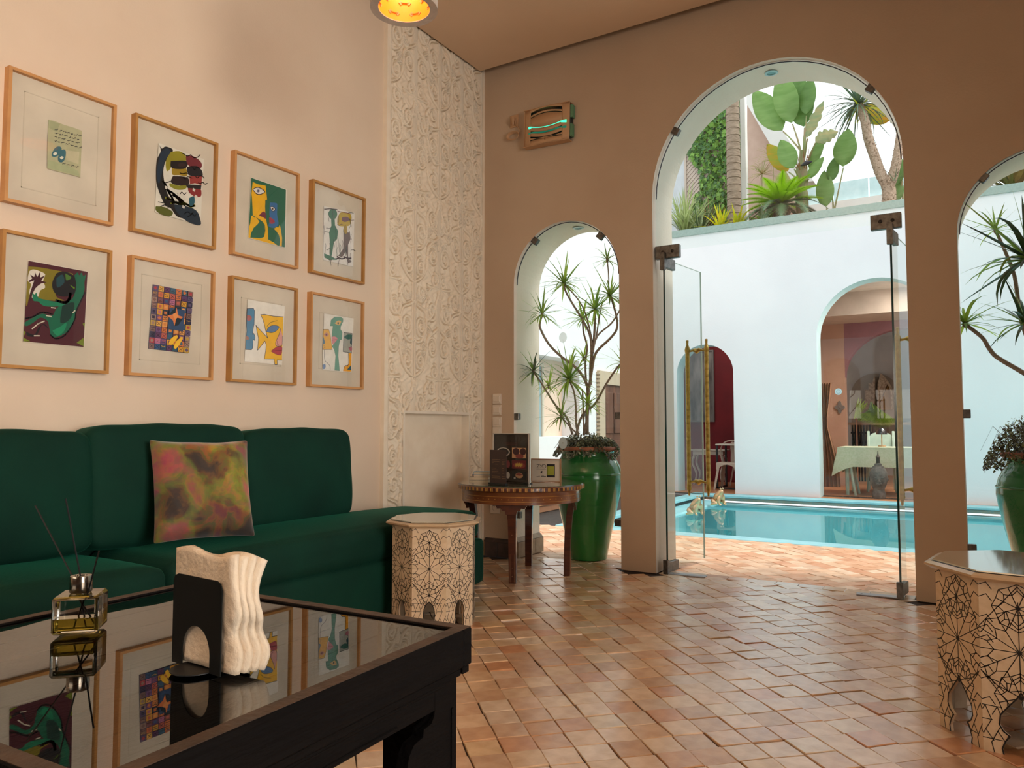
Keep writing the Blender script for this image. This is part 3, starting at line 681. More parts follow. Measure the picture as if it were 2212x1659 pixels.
def ivy_ok(x, z): return x > .25*TW-.35*TW*max(0, min(1, z/1.2-.4)) and (x > .5*TW*max(0, (z-1.3)/2) or True) and random.random() < .95
cnt = 0; fill = MB()
for k in range(1900):
    x, z = random.uniform(.02, TW), random.uniform(-.1, TH)
    if x < .18*TW+.12*math.sin(z*5) : continue
    M = tr(x, random.uniform(-.10, 0), z) @ rot('X', random.uniform(-.5, .9)) @ rot('Z', random.uniform(-.8, .8)) @ rot('Y', random.uniform(-.9, .9)+PI)
    s = random.uniform(.7, 1.25)
    if cnt < 280 and z < 2.2:
        o = link('leaf', random.choice(ivs), ivy); o.matrix_local = M @ Matrix.Scale(s, 4); cnt += 1
    else: fill.add([(a*s, -.006+abs(a)*.3, b*s) for a, b in ivl], [tuple(range(10))], random.randrange(3), M)
part('foliage', fill, ivy_m, ivy, stuff=True)
# palm trunk
YPM = 13.6
tb, tt = az(1586, 452, YPM), az(1584, 190, YPM)
pal = thing('palm_trunk', 'straight ringed grey-brown palm trunk in front of the ivy trellis', 'tree', (tb.x, YPM, soilz(YPM)))
bark = mat('palm_bark', 'a38d7a', .8, col2='86715f', scale=10, stretch=(1, 1, 3), bump=.8, bscale=18)
pr = []; z = 0; hh = tt.z-ZT+1
while z < hh: 
    r = .125-.012*z/hh; pr += [(r+.006, z), (r, z+.06), (r-.004, z+.125)]; z += .13
part('trunk', MB().lathe(pr, 20), bark, pal, True)
for i in range(7):
    a = i*.9; part('leaf_base', MB().add([(-.05,-.02,0),(.05,-.02,0),(.03,.05,.5),(-.03,.05,.5)], [(0,1,2,3)], 0, tr(.12*math.cos(a), .12*math.sin(a), hh-1.25+.1*(i % 3)) @ rot('Z', a-PI/2) @ rot('X', -.1)), bark, pal)
# white post, pink gable wall with white raking band, distant building
YG = 17.5
pg = [az(*q, YG) for q in ((1614, 470), (1614, 216), (1716, 400), (1716, 470))]
struct('wall_gable', MB().prism([(q.x, q.z) for q in pg], YG, YG+.3), mat('rose_beige_plaster', 'd3b3a1', .85, col2='ccab99'))
pb = [az(*q, YG-.1) for q in ((1612, 222), (1612, 190), (1636, 190), (1760, 395), (1716, 400))]
struct('trim_3', MB().prism([(q.x, q.z) for q in pb], YG-.25, YG+.2), plaster_white)
p0 = az(1604, 480, YT-.3); struct('trim_4', MB().box(p0.x, p0.x+.09, YT-.35, YT-.2, ZT-.3, ZTOP+.5), plaster_white)
gl0, gl1 = az(1726, 400, 19.0), az(1960, 400, 19.0)
bl = thing('glass_balustrade', 'pale teal frameless glass balustrade on the roof terrace', 'balustrade', (0, 19, 0))
zt0, zt1 = az(1850, 431, 19).z, az(1850, 388, 19).z
for i in range(3):
    w3 = (gl1.x-gl0.x)/3; part('pane', MB().box(gl0.x+i*w3, gl0.x+(i+1)*w3-.03, 0, .02, zt0, zt1), mat('teal_glass_panel', 'c3e2e4', .1, col2='d3ecee', spec=.8), bl)
part('rail_base', MB().box(gl0.x-1.2, gl1.x, -.1, .1, ZT-.1, zt0), plaster_white, bl)
struct('wall_roof_back', MB().box(gl0.x-2.6, gl0.x-.0, 19.2, 19.4, ZT-.2, az(1700, 415, 19.2).z), plaster_white)
# ---- big paddle-leaved plant: every leaf is a part
def paddle(tip, base, w, m, parent, yb=0., torn=False, mid=None):
    """leaf blade from base to tip (photo pixels on its own plane yb), half width w (px), folded along the midrib"""
    b, t = at(*base, 'y', yb), at(*tip, 'y', yb)
    ax = t-b; L = ax.length; ax.normalize(); sd = Vector((-ax.z, 0, ax.x)); half = w/FPX*(b-CAM).dot(FWD)
    n = 12; vs = []; dep = random.uniform(-.25, .25)
    for k in range(n+1):
        u = k/n; ww = half*(math.sin(PI*u**.8))**.75 if 0 < u < 1 else 0
        c = b+ax*L*u+Vector((0, dep*u*L-.05, 0))
        if torn and k % 3 == 2: ww *= .72
        vs += [c-sd*ww+Vector((0, -ww*.35, 0)), c, c+sd*ww+Vector((0, -ww*.25, 0))]
    o0 = parent.location
    mb = MB().add([v-o0 for v in vs], [(3*k+j, 3*k+j+1, 3*k+j+4, 3*k+j+3) for k in range(n) for j in (0, 1)])
    me = mb.mesh('leaf', m, True); o = link('leaf', me, parent)
    sol = o.modifiers.new('thick', 'SOLIDIFY'); sol.thickness = .006
    return b-o0
def leaf_mat(name, c, c2, tr_=.5):
    m = mat(name, c, .4, col2=c2, scale=3, stretch=(1, 1, 5))
    nt = m.node_tree; b = nt.nodes['Principled BSDF']; o = nt.nodes['Material Output']
    t = nt.nodes.new('ShaderNodeBsdfTranslucent'); mx = nt.nodes.new('ShaderNodeMixShader'); mx.inputs[0].default_value = tr_
    nt.links.new(b.inputs['Base Color'].links[0].from_socket, t.inputs['Color']); nt.links.new(b.outputs[0], mx.inputs[1]); nt.links.new(t.outputs[0], mx.inputs[2]); nt.links.new(mx.outputs[0], o.inputs['Surface'])
    return m
lg = leaf_mat('paddle_leaf', '9ebf74', '8bb162'); lg2 = leaf_mat('paddle_leaf_dark', '84ab60', '759e52'); lgt = leaf_mat('paddle_leaf_torn', 'a3b486', 'c9bd8a'); lgy = leaf_mat('paddle_leaf_yellow', 'a8b83a', 'e0ac2a')
YS = 13.0
bs = at(1733, 462, 'y', YS)
sp = thing('bird_of_paradise_plant', 'tall paddle-leaved plant with broad green leaves in the middle of the planter', 'plant', (bs.x, YS, soilz(YS)))
stem_m = mat('leaf_stem', '8f9a62', .5, col2='a58a66', scale=6)
LV = [((1628, 198), (1692, 284), 27, lg), ((1690, 165), (1712, 268), 26, lg), ((1722, 160), (1738, 276), 28, lg2), ((1752, 165), (1742, 250), 17, lg2), ((1778, 214), (1744, 300), 13, lgt),
      ((1810, 283), (1762, 308), 17, lgt), ((1784, 292), (1750, 368), 12, lg), ((1660, 316), (1704, 372), 18, lgy), ((1688, 305), (1716, 366), 20, lg), ((1783, 344), (1747, 388), 11, lg)]
joints = [(1733, 330), (1731, 330), (1735, 330), (1738, 335), (1738, 340), (1745, 350), (1742, 380), (1728, 395), (1730, 395), (1742, 395)]
for (tp, bp_, w, m), j in zip(LV, joints):
    yy = YS+random.uniform(-.3, .25); b = paddle(tp, bp_, w, m, sp, yy, m == lgt)
    J = at(*j, 'y', YS)-sp.location; mid = b.lerp(J, .5)+Vector((0, 0, .02)); part('stem', MB().tube(catmull([b, mid, J], 3), [.012]*3+[.016]*4, 6), stem_m, sp, True)
tk = [at(x, y, 'y', YS)-sp.location for x, y in ((1734, 470), (1732, 420), (1733, 390), (1732, 360), (1734, 325))]
part('trunk', MB().tube(catmull(tk, 4), [.10]*5+[.085]*4+[.09]*4+[.05]*4, 12), mat('fibrous_trunk', '9a8068', .8, col2='7c8a54', scale=8, stretch=(3, 3, .6), bump=.8), sp, True)
for k in range(14):
    a = random.uniform(0, 2*PI); q0 = at(1733, 355+random.uniform(-12, 20), 'y', YS)-sp.location
    part('dry_sheath', MB().add([q0+Vector((.08*math.cos(a), .08*math.sin(a)-.03, 0)), q0+Vector((.08*math.cos(a)+.02, .08*math.sin(a)-.03, 0)), q0+Vector((.14*math.cos(a), .14*math.sin(a)-.05, random.uniform(.08, .22)))], [(0,1,2)]), mat('dry_sheath', 'a06c48', .8), sp)
q0 = at(1742, 352, 'y', YS-.15)-sp.location
part('flower_spathe', MB().tube([q0+Vector((-.09, 0, -.03)), q0, q0+Vector((.09, 0, .01))], [.01, .045, .008], 8), mat('dark_spathe', '2e2c3a', .4), sp, True)
# second clump to the right
s2b = at(1802, 445, 'y', 13.3)
s2 = thing('paddle_leaf_plant', 'small clump of two paddle leaves right of the tall paddle-leaved plant', 'plant', (s2b.x, 13.3, soilz(13.3)))
for (tp, bp_, w, m), j in zip([((1836, 284), (1822, 362), 24, lg), ((1806, 338), (1796, 394), 13, lg2), ((1779, 366), (1786, 448), 19, lg)], [(1803, 450), (1800, 450), (1786, 455)]):
    b = paddle(tp, bp_, w, m, s2, 13.3+random.uniform(-.1, .1)); J = at(*j, 'y', 13.3)-s2.location
    part('stem', MB().tube([b, b.lerp(J, .5), J], [.01, .012, .016], 6), stem_m, s2, True)
# leaf entering from the right behind the yucca tree
s3b = at(1952, 440, 'y', 14.2)
s3 = thing('paddle_leaf_plant', 'yellow-green paddle leaf drooping behind the forked tree at the right of the arch', 'plant', (s3b.x, 14.2, soilz(14.2)))
for (tp, bp_, w, m) in [((1855, 240), (1924, 262), 22, lgy), ((1945, 340), (1938, 400), 14, lg2), ((1938, 380), (1934, 440), 16, lg2)]: b = paddle(tp, bp_, w, m, s3, 14.2)
part('stem', MB().tube(catmull([at(1924, 262, 'y', 14.2)-s3.location, at(1938, 285, 'y', 14.2)-s3.location, at(1952, 440, 'y', 14.2)-s3.location], 5), .02, 6), stem_m, s3, True)
# ---- spiky rosettes (yucca / dragon tree)
def blade(L, w, droop, n=5):
    vs = []
    for k in range(n+1):
        u = k/n; ww = w*(1-u)**.7*(.55+.45*min(1, u*5)); z = L*u-droop*L*u*u*.5; x = L*math.sin(min(1.4, droop))*u*u*.45
        vs += [(x, -ww, z), (x-ww*.25, 0, z), (x, ww, z)]
    return vs, [(3*k+j, 3*k+j+1, 3*k+j+4, 3*k+j+3) for k in range(n) for j in (0, 1)]
def leafset(name, mats, L, w):
    out = []
    for i, dr in enumerate((.1, .35, .6, .9)):
        for m in mats:
            v, f = blade(L, w, dr); out.append(MB().add(v, f).mesh(name, m, True))
    return out
def rosette(parent, loc, r, leaves, n, size=1., up=(0, 0, 1), core_m=None, spread=1.75):
    core = part('leaf_rosette', MB().lathe([(0, -.03), (.010, -.02), (.012, 0), (.007, .03), (0, .035)], 8), core_m, parent, True)
    Q = Vector(up).normalized().to_track_quat('Z', 'Y').to_matrix().to_4x4(); core.matrix_local = tr(*loc) @ Q
    for k in range(n):
        t = (k+.5)/n; el = spread*t**.65; a = k*2.39996
        o = link('leaf', random.choice(leaves), core)
        o.matrix_local = rot('Z', a) @ rot('Y', el) @ tr(0, 0, .005) @ Matrix.Scale(size*random.uniform(.8, 1.1), 4)
    return core
# ---- forked scaly tree on the roof
yl = leafset('leaf', [mat('yucca_leaf', '7e9470', .5, col2='6c8260'), mat('yucca_leaf_dark', '66806a', .5)], 1.1, .022)
yly = leafset('leaf', [leaf_mat('yucca_leaf_yellow', 'bcc832', 'd6d23c')], .5, .02)
YK = 13.4
kb = at(1920, 430, 'y', YK)
kt = thing('yucca_tree', 'forked scaly-trunked spiky tree at the right end of the planter', 'tree', (kb.x, YK, soilz(YK)))
scal = mat('scaly_bark', 'c3a792', .8, col2='a0866f', scale=40, bump=1, bscale=60)
def ptube(px, Y, o0, r0, r1, name, m, parent, n=8, sub=4, jag=0):
    pts = catmull([at(x, y, 'y', Y+dy)-o0 for x, y, dy in [(q+(0,))[:3] for q in px]], sub); L = len(pts)
    mb = MB().tube(pts, [r0+(r1-r0)*i/(L-1) for i in range(L)], n)
    if jag:
        for i in range(L*jag):
            t = random.random()*(L-1); k = int(t); p = pts[k].lerp(pts[min(k+1, L-1)], t-k); a = random.uniform(0, 2*PI); r = r0+(r1-r0)*t/(L-1)
            q = p+Vector((math.cos(a)*r, math.sin(a)*r, 0)); e = Vector((-math.sin(a), math.cos(a), 0))*.012
            mb.add([q-e, q+e, q+Vector((math.cos(a)*.022, math.sin(a)*.022, .02))], [(0,1,2)])
    return part(name, mb, m, parent, True)
ptube([(1921, 440), (1920, 410), (1915, 392)], YK, kt.location, .105, .10, 'trunk', scal, kt, 12, 5, 14)
ptube([(1916, 400), (1902, 375), (1888, 335), (1876, 300), (1868, 260), (1856, 228)], YK, kt.location, .085, .065, 'branch', scal, kt, 10, 4, 8)
ptube([(1922, 400), (1932, 370), (1940, 330), (1946, 285), (1950, 240)], YK, kt.location, .08, .06, 'branch', scal, kt, 10, 4, 8)
rosette(kt, at(1853, 222, 'y', YK)-kt.location, 1, yl, 90, .85, core_m=scal, spread=2.3)
rosette(kt, at(1856, 228, 'y', YK)-kt.location, 1, yly, 12, .8, core_m=scal, up=(.3, -.2, -.6), spread=1.3)
rosette(kt, at(1932, 392, 'y', YK-.1)-kt.location, 1, yl, 10, .35, core_m=scal, spread=1.2)
# ---- cycad
cyb = at(1686, 460, 'y', 12.75)
cy = thing('cycad', 'bright green cycad with a stout shaggy trunk at the planter edge', 'plant', (cyb.x, 12.8, soilz(12.8)))
part('trunk', MB().lathe([(.11,-.05),(.15,.02),(.14,.1),(.15,.17),(.12,.24),(.04,.27),(0,.27)], 16), mat('shaggy_trunk', '6f5a48', .9, col2='3f332a', scale=30, bump=1.2, bscale=40), cy, True)
def cyfrond(L, w, droop, m):
    mb = MB(); pts = []
    for k in range(15):
        u = k/14; pts.append(Vector((L*u*math.sin(.25+droop*u*.8), 0, L*u*math.cos(.25+droop*u*.8))))
    mb.tube(pts, [.009]*5+[.006]*10, 4)
    for k in range(1, 28):
        u = k/28; i = u*14; j = int(i); p = pts[j].lerp(pts[min(14, j+1)], i-j); d = (pts[min(14, j+1)]-pts[max(0, j-1)]).normalized(); W_ = w*math.sin(PI*min(.97, u*.85+.12))
        for s in (-1, 1):
            q = p+Vector((0, s*W_, 0))+d*W_*.75; e = d*.011; mb.add([p-e*1.6, p+e*1.6, q], [(0,1,2)])
    return mb.mesh('frond', m)
cm1 = leaf_mat('cycad_new_leaf', '9cc81c', '84b414', .4); cm2 = mat('cycad_old_leaf', '5f7a58', .45, col2='50694a')
for k in range(42):
    new = k < 26; a = k*2.4+.2; el = (.12+.85*(k/26)) if new else 1.0+.5*((k-26)/16)
    me = cyfrond(.66 if new else .8, .13, .55 if new else .8, cm1 if new else cm2)
    o = link('frond', me, cy); o.matrix_local = tr(0, 0, .26) @ rot('Z', a) @ rot('Y', el*.95)
# ---- papyrus heads behind the cycad
for (x, y, lab) in ((1644, 376, 'pale papyrus tuft left of the cycad, lower one'), (1668, 344, 'yellowish papyrus tuft above and behind the cycad')):
    YPp = 14.0; c = at(x, y, 'y', YPp); pp = thing('papyrus', lab, 'plant', (c.x, YPp, soilz(YPp)), 0, 'papyrus tufts')
    part('stem', MB().tube([(0, 0, 0), (.02, 0, c.z-soilz(YPp))], .009, 5), stem_m, pp)
    mb = MB()
    for k in range(46):
        a = random.uniform(0, 2*PI); el = random.uniform(.2, 1.9); d = Vector((math.cos(a)*math.sin(el), math.sin(a)*math.sin(el), math.cos(el))); L = random.uniform(.28, .42)
        z0 = Vector((.02, 0, c.z-soilz(YPp))); mb.tube([z0, z0+d*L*.6, z0+d*L+Vector((0, 0, -.08))], [.004, .003, .001], 3)
    part('umbel', mb, mat('papyrus_rays', 'b99a6c', .6, col2='8fa04a', scale=8), pp, stuff=True)
# ---- low planting along the edge
def tuft(name, label, px, Y, n, L, w, mats, spread, cat='plant', hmin=.75, group=None):
    c = at(*px, 'y', Y); t = thing(name, label, cat, (c.x, Y, soilz(Y)-.01), 0, group)
    ls = leafset('leaf', mats, L, w)
    for k in range(n):
        a = random.uniform(0, 2*PI); el = random.uniform(.02, spread)
        o = link('leaf', random.choice(ls), t); o.matrix_local = tr(random.uniform(-.05, .05), random.uniform(-.05, .05), 0) @ rot('Z', a) @ rot('Y', el) @ Matrix.Scale(random.uniform(hmin, 1.05), 4)
    return t
tuft('spiky_grass_plant', 'upright fan of pale green spiky leaves at the left end of the planter', (1478, 480), 12.7, 120, 1.0, .018, [leaf_mat('grass_blade', 'aab878', '95a562'), leaf_mat('grass_blade_light', 'c6d096', 'b4c080')], .75)
tuft('variegated_grass', 'arching white and green striped grass beside the spiky plant', (1513, 472), 12.8, 90, .75, .014, [leaf_mat('striped_blade', '7f9862', 'c8d0ac'), mat('dark_blade', '4f6a44', .6)], 1.1)
tuft('croton', 'yellow and lime rosette plant, left one in front of the trunk', (1556, 474), 12.6, 34, .50, .028, [leaf_mat('croton_yellow', 'e8d020', 'a8c42a'), leaf_mat('croton_lime', 'c4d62c', 'e8c41c')], 1.5, group='yellow rosette plants')
tuft('croton', 'yellow and lime rosette plant right of the trunk foot', (1592, 470), 12.65, 36, .50, .028, [leaf_mat('croton_yellow', 'e8d020', 'a8c42a'), leaf_mat('croton_lime', 'c4d62c', 'e8c41c')], 1.5, group='yellow rosette plants')
tuft('variegated_shrub', 'white-edged green leafy shrub just left of the cycad trunk', (1648, 466), 12.6, 44, .36, .045, [leaf_mat('hosta_leaf', 'cfd8bc', 'a9bd88'), leaf_mat('hosta_leaf_green', '7ba33c', '93b556')], 1.5)
tuft('background_shrub', 'dark leafy undergrowth at the foot of the ivy', (1530, 462), 13.5, 120, .7, .025, [mat('under_leaf', '5c7444', .6), mat('under_leaf_brown', '8a6e48', .6)], 1.3)
tuft('dry_palm_plant', 'dry brown fronds above the planter behind the right small arch', (2190, 400), 13.0, 60, .9, .04, [mat('dry_leaf', 'a08a48', .7, col2='6e5a30'), mat('dry_leaf_green', '6f7a34', .7)], 1.2)
# ================================================================ GLAZING
YG0 = 5.29
dark_edge = mat('dark_gasket', '2a2838', .4)
def pane_arch(name, x0, x1, zs, zb, Y, label=None):
    pts = [p for p in arch_pts(x0+.008, x1-.008, zs, 28, zb)]
    pts = [(x, max(z, zb)) for x, z in pts]
    w = struct(name, MB().add([(x, Y, z) for x, z in pts], [tuple(range(len(pts)))], 0), glass)
    seal = [(x, Y, z) for x, z in pts]
    part('seal', MB().tube([(x+(.006 if x < (x0+x1)/2 else -.006), Y, z) for x, _, z in seal][1:-1], .004, 4), dark_edge, w)
    return w
def clip(px, Y, rz, label, size=.05):
    q = at(*px, 'y', Y); t = thing('glass_clip', label, 'clip', tuple(q), 0, 'square steel glass clips around the arches'); t.rotation_euler = (0, rz, 0)
    part('plate', MB().cbox(-size/2, size/2, -.022, .016, -size/2, size/2, .003), steel, t)
    part('screw', MB().lathe([(0,-.006),(.009,-.005),(.011,0)], 14, M=tr(0, -.022, 0) @ rot('X', -PI/2) @ Matrix.Scale(-1, 4, (0,0,1))), mat('dark_steel', '3d3833', .35, .8), t, True)
    return t
YC = 5.285
pane_arch('window_2', *ARCH[0], .30, YG0-.02)
pane_arch('window_3', *ARCH[2], .30, YG0-.02)
pane_arch('window_4', ARCH[1][0], ARCH[1][1], ARCH[1][2], 2.345, YG0)
for px, rz, lab in (((1157, 521), -.85, 'steel glass clip at upper left of the small left arch'), ((1298, 510), .75, 'steel glass clip at upper right of the small left arch'), ((1117, 900), 0, 'steel glass clip halfway up the left side of the small left arch'),
    ((1337, 898), 0, 'steel glass clip halfway up the right side of the small left arch'), ((1120, 1112), 0, 'steel glass clip low on the left of the small left arch, behind the round table'), ((1337, 1129), 0, 'steel glass clip low on the right side of the small left arch'),
    ((1461, 285), -1.0, 'steel glass clip at upper left of the tall arch'), ((1881, 192), .7, 'steel glass clip at upper right of the tall arch'),
    ((2123, 384), -.85, 'steel glass clip at upper left of the right-hand small arch'), ((2086, 894), 0, 'steel glass clip halfway up the left side of the right-hand small arch'), ((2099, 1185), 0, 'steel glass clip low on the left side of the right-hand small arch')):
    clip(px, YC-.02, rz, lab, .052)
def patch(px0, px1, name, label):
    a, b = at(*px0, 'y', YG0-.02), at(*px1, 'y', YG0-.02)
    t = thing(name, label, 'bracket', (a.x, YG0, (a.z+b.z)/2)); h = .048
    part('plate', MB().cbox(0, b.x-a.x, -.022, .022, -h, h, .003), steel, t)
    for u in (.32, .72): part('screw', MB().lathe([(0,.004),(.009,.003),(.012,0)], 14, M=tr((b.x-a.x)*u, -.022, 0) @ rot('X', PI/2)), mat('dark_steel', '3d3833', .35, .8), t, True)
    return t
patch((1415, 547), (1467, 540), 'patch_fitting', 'steel patch fitting holding the left glass door to the arch jamb')
patch((1880, 481), (1947, 474), 'patch_fitting', 'wide steel patch fitting above the right glass door')
def glass_door(piv, far, mir, n, label):
    d = Vector((far[0]-piv[0], far[1]-piv[1], 0)); L = d.length; ang = math.atan2(d.y, d.x)
    t = link(f'door_{n}', None, None, (piv[0], piv[1], 0), (0, 0, ang)); t['kind'] = 'structure'
    part('pane', MB().add([(0, 0, .03), (L, 0, .03), (L, 0, 2.285), (0, 0, 2.285)], [(0,1,2,3)]), glass, t)
    e = .006
    part('edge', MB().box(-.004, 0, -e, e, .03, 2.285), glass_edge, t)
    part('edge', MB().box(L-.002, L, -e, e, .03, 2.285).box(0, L, -e/2, e/2, 2.283, 2.287), mat('pale_glass_edge', 'b8cfc6', .2), t)
    part('bottom_patch', MB().cbox(-.03, .15, -.016, .016, .012, .085, .003).box(-.032, -.005, -.018, .018, .0, .10), steel, t)
    part('top_patch', MB().cbox(-.02, .15, -.016, .016, 2.22, 2.30, .003).box(-.03, -.005, -.018, .018, 2.2, 2.33), steel, t)
    part('hinge_pin', MB().lathe([(.012, 0), (.012, .012)], 12, M=tr(0, 0, 0)), blackm, t)
    for s in (-1, 1):
        hx = L-.085; pr = [(0, .515), (.008, .52), (.010, .55), (.016, .56), (.02, .575), (.017, .59), (.019, .60)]
        z = .61
        while z < 1.62: pr += [(.017, z), (.017, z+.048), (.0163, z+.05)]; z += .052
        pr += [(.019, 1.64), (.022, 1.66), (.017, 1.68), (.009, 1.70), (.011, 1.735), (0, 1.74)]
        part('handle', MB().lathe(pr, 12, M=tr(hx, s*.08, 0)), brass, t, True)
    for z in (.62, 1.645):
        part('handle_bracket', MB().tube([(L-.085, -.08, z), (L-.085, -.04, z+.008), (L-.085, -.02, z+.012), (L-.085, 0, z), (L-.085, .02, z+.012), (L-.085, .04, z+.008), (L-.085, .08, z)], [.008, .009, .016, .022, .016, .009, .008], 8), brass, t, True)
    return t
glass_door((-1.925, 5.27), (-1.847, 5.883), 0, 2, '')
glass_door((-.43, 5.27), (-.36, 5.88), 1, 3, '')
for (a, b, lab) in (((1446, 1240), (1525, 1247), 'thin steel floor plate under the left glass door'), ((1850, 1284), (1944, 1292), 'thin steel floor plate under the right glass door')):
    p, q = at(*a, 'z', 0), at(*b, 'z', 0); ang = math.atan2(q.y-p.y, q.x-p.x)
    t = thing('floor_plate', lab, 'plate', (p.x, p.y, .0), ang); L = (q-p).length
    part('plate', MB().cbox(0, L, -.035, .035, .0, .008, .001), mat('brushed_plate', '9a9a9c', .4, .7), t)
    part('screw', MB().lathe([(0,.0095),(.006,.009),(.007,.008)], 8, M=tr(.03, 0, 0)), steel, t)
# recessed spots in the crowns of the arches
for (px, lab) in (((1666, 157), 'small round recessed spotlight in the crown of the tall arch'), ((1249, 492), 'small round recessed spotlight in the crown of the small left arch')):
    A = ARCH[1] if px[0] > 1400 else ARCH[0]; zc = A[2]+(A[1]-A[0])/2-.004; q = at(*px, 'z', zc)
    x = (A[0]+A[1])/2; q.x = max(x-.1, min(x+.1, q.x)); zz = A[2]+math.sqrt(((A[1]-A[0])/2)**2-(q.x-x)**2)-.004
    t = thing('recessed_spot', lab, 'lamp', (q.x, min(max(q.y, 5.40), 5.6), zz))
    part('ring', MB().lathe([(.045, 0), (.045, -.006), (.03, -.008), (.03, .002)], 24), mat('spot_ring', 'a9cdd0', .3), t, True)
    part('lens', MB().lathe([(0, -.002), (.03, -.002)], 20), mat('spot_lens', '6fb0b4', .15), t)
# white paper marks stuck on the glass
for (px, Y, r, lab) in (((1216, 957), YG0-.03, .038, 'round scalloped white sticker on the glass in front of the green pot'), ((1216, 729), YG0-.03, .034, 'faint round scalloped sticker on the glass among the branches')):
    q = at(*px, 'y', Y); pts = []
    for k in range(96): a = 2*PI*k/96; rr = r*(1+.035*math.cos(24*a)); pts.append((rr*math.cos(a), 1.2*rr*math.sin(a)))
    t = tag(part('glass_sticker', MB().prism(pts, -.0008, .0008), mat('frosted_sticker', 'c9d8da', .8) if px[1] > 800 else pane_mat('faint_sticker', (.82, .80, .78), 1.4, .5), loc=q), lab, 'sticker')
    if px[1] > 800: part('dot', MB().prism([(.004*math.cos(2*PI*k/8), .004*math.sin(2*PI*k/8)) for k in range(8)], -.0015, .0015), steel, t)
q = at(1811, 846, 'y', YF+.27); t = tag(part('glass_sticker', MB().lathe([(0, 0), (.05, 0), (.05, .003), (0, .003)], 24, M=rot('X', PI/2)), mat('frosted_sticker', 'c9d8da', .8), loc=q), 'small round pale sticker on the glass of the tall far arch', 'sticker')
part('ring', MB().lathe([(.025, .004), (.032, .004)], 24, M=rot('X', PI/2)), mat('sticker_ring', 'a9b4b4', .8), t)
struct('window_5', MB().add([(FA[1][0], YF+.28, .02), (FA[1][1], YF+.28, .02), (FA[1][1], YF+.28, 2.4), (FA[1][0], YF+.28, 2.4)], [(0,1,2,3)]), pane_mat('far_glass', (.93, .96, .95), 1.5))
part('rail', MB().box(FA[1][0], FA[1][1], YF+.27, YF+.29, .0, .02), steel, bpy.data.objects['window_5'])
# ================================================================ POTS AND DRAGON TREES
green_gl = mat('green_glaze', '1c6b30', .18, col2='2c8438', scale=2.2, stretch=(1, 1, .5), coat=.6, bump=.05, bscale=30)
terr = mat('terracotta_rim', 'b06a4c', .6, col2='9c5a40', scale=20)
soil = mat('dark_soil', '2a211a', .9)
def pot(loc, label):
    t = thing('glazed_urn', label, 'pot', loc, 0, 'green glazed urns at the arches')
    pr = [(0, 0), (.148, 0), (.152, .012), (.165, .08), (.20, .25), (.242, .43), (.268, .56), (.278, .63), (.276, .68), (.262, .735), (.236, .785), (.218, .81), (.212, .83), (.214, .85), (.222, .862)]
    part('body', MB().lathe(pr, 56), green_gl, t, True)
    part('band', MB().lathe([(.277, .672), (.282, .676), (.281, .682), (.275, .686)], 56), green_gl, t, True)
    part('rim', MB().lathe([(.222, .862), (.242, .862), (.250, .872), (.250, .885), (.243, .895), (.222, .897), (.212, .885), (.205, .85)], 56), terr, t, True)
    part('soil', MB().lathe([(0, .875), (.21, .872)], 32), soil, t)
    return t
PL = (-2.70, 5.57, 0); PR = (.365, 5.70, 0)
pot(PL, 'tall green glazed urn with terracotta rim in the small left arch'); pot(PR, 'tall green glazed urn behind the right-hand octagonal table')
scrub = [mat('scrub_leaf', '7c7a68', .6, col2='6a6c50'), mat('scrub_leaf_pale', 'aaa48c', .6, col2='989a78'), mat('scrub_leaf_dark', '4c4c38', .6)]
def groundcover(loc, label, n, mats, hgt, rr, seed):
    rg = random.Random(seed); t = thing('groundcover_shrub', label, 'plant', loc)
    mb = MB()
    for k in range(n):
        a = rg.uniform(0, 2*PI); r = rr*math.sqrt(rg.uniform(0, 1)); z = (hgt*(1-(r/rr)**2*.8))*rg.uniform(.15, 1)-(max(0, r-.21)*.9)
        z += .02*math.sin(a*5)+.018*math.cos(a*9)
        M = tr(r*math.cos(a), r*math.sin(a), z) @ rot('Z', rg.uniform(0, 6.28)) @ rot('X', rg.uniform(-1.2, 1.2)) @ Matrix.Scale(rg.uniform(.7, 1.3), 4)
        mb.add([(-.006, 0, 0), (0, -.011, .003), (.009, 0, 0), (0, .011, .003)], [(0,1,2,3)], rg.choice((0, 0, 1, 1, 2)), M)
    part('foliage', mb, mats, t, stuff=True)
    tw = MB()
    for k in range(60):
        a = rg.uniform(0, 6.28); r = rg.uniform(.1, rr*1.05); tw.tube([(.4*r*math.cos(a), .4*r*math.sin(a), 0), (.8*r*math.cos(a), .8*r*math.sin(a), hgt*.7), (r*math.cos(a), r*math.sin(a), hgt*.55-max(0, r-.2)*.8)], [.003, .002, .001], 3)
    part('twigs', tw, mat('twig', '5c4a3c', .8), t, stuff=True)
groundcover((PL[0], PL[1], .88), 'grey-green small-leaved groundcover spilling over the left urn rim', 5200, scrub, .10, .28, 1)
groundcover((PR[0], PR[1], .89), 'reddish small-leaved shrub bushing out of the right urn', 5200, [mat('scrub_red', '5a4a34', .6, col2='6a6a3c'), mat('scrub_olive', '7a7c4a', .6), mat('scrub_dark2', '3c3226', .6)], .24, .34, 2)
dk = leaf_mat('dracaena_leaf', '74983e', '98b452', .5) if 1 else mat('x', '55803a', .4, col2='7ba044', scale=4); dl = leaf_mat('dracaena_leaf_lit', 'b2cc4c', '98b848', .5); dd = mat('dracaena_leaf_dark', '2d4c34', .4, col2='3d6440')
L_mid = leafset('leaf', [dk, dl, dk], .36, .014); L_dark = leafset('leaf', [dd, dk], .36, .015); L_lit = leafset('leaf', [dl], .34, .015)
dbark = mat('dracaena_bark', 'a89082', .8, col2='8e786a', scale=30, stretch=(1, 1, 2), bump=.6, bscale=60)
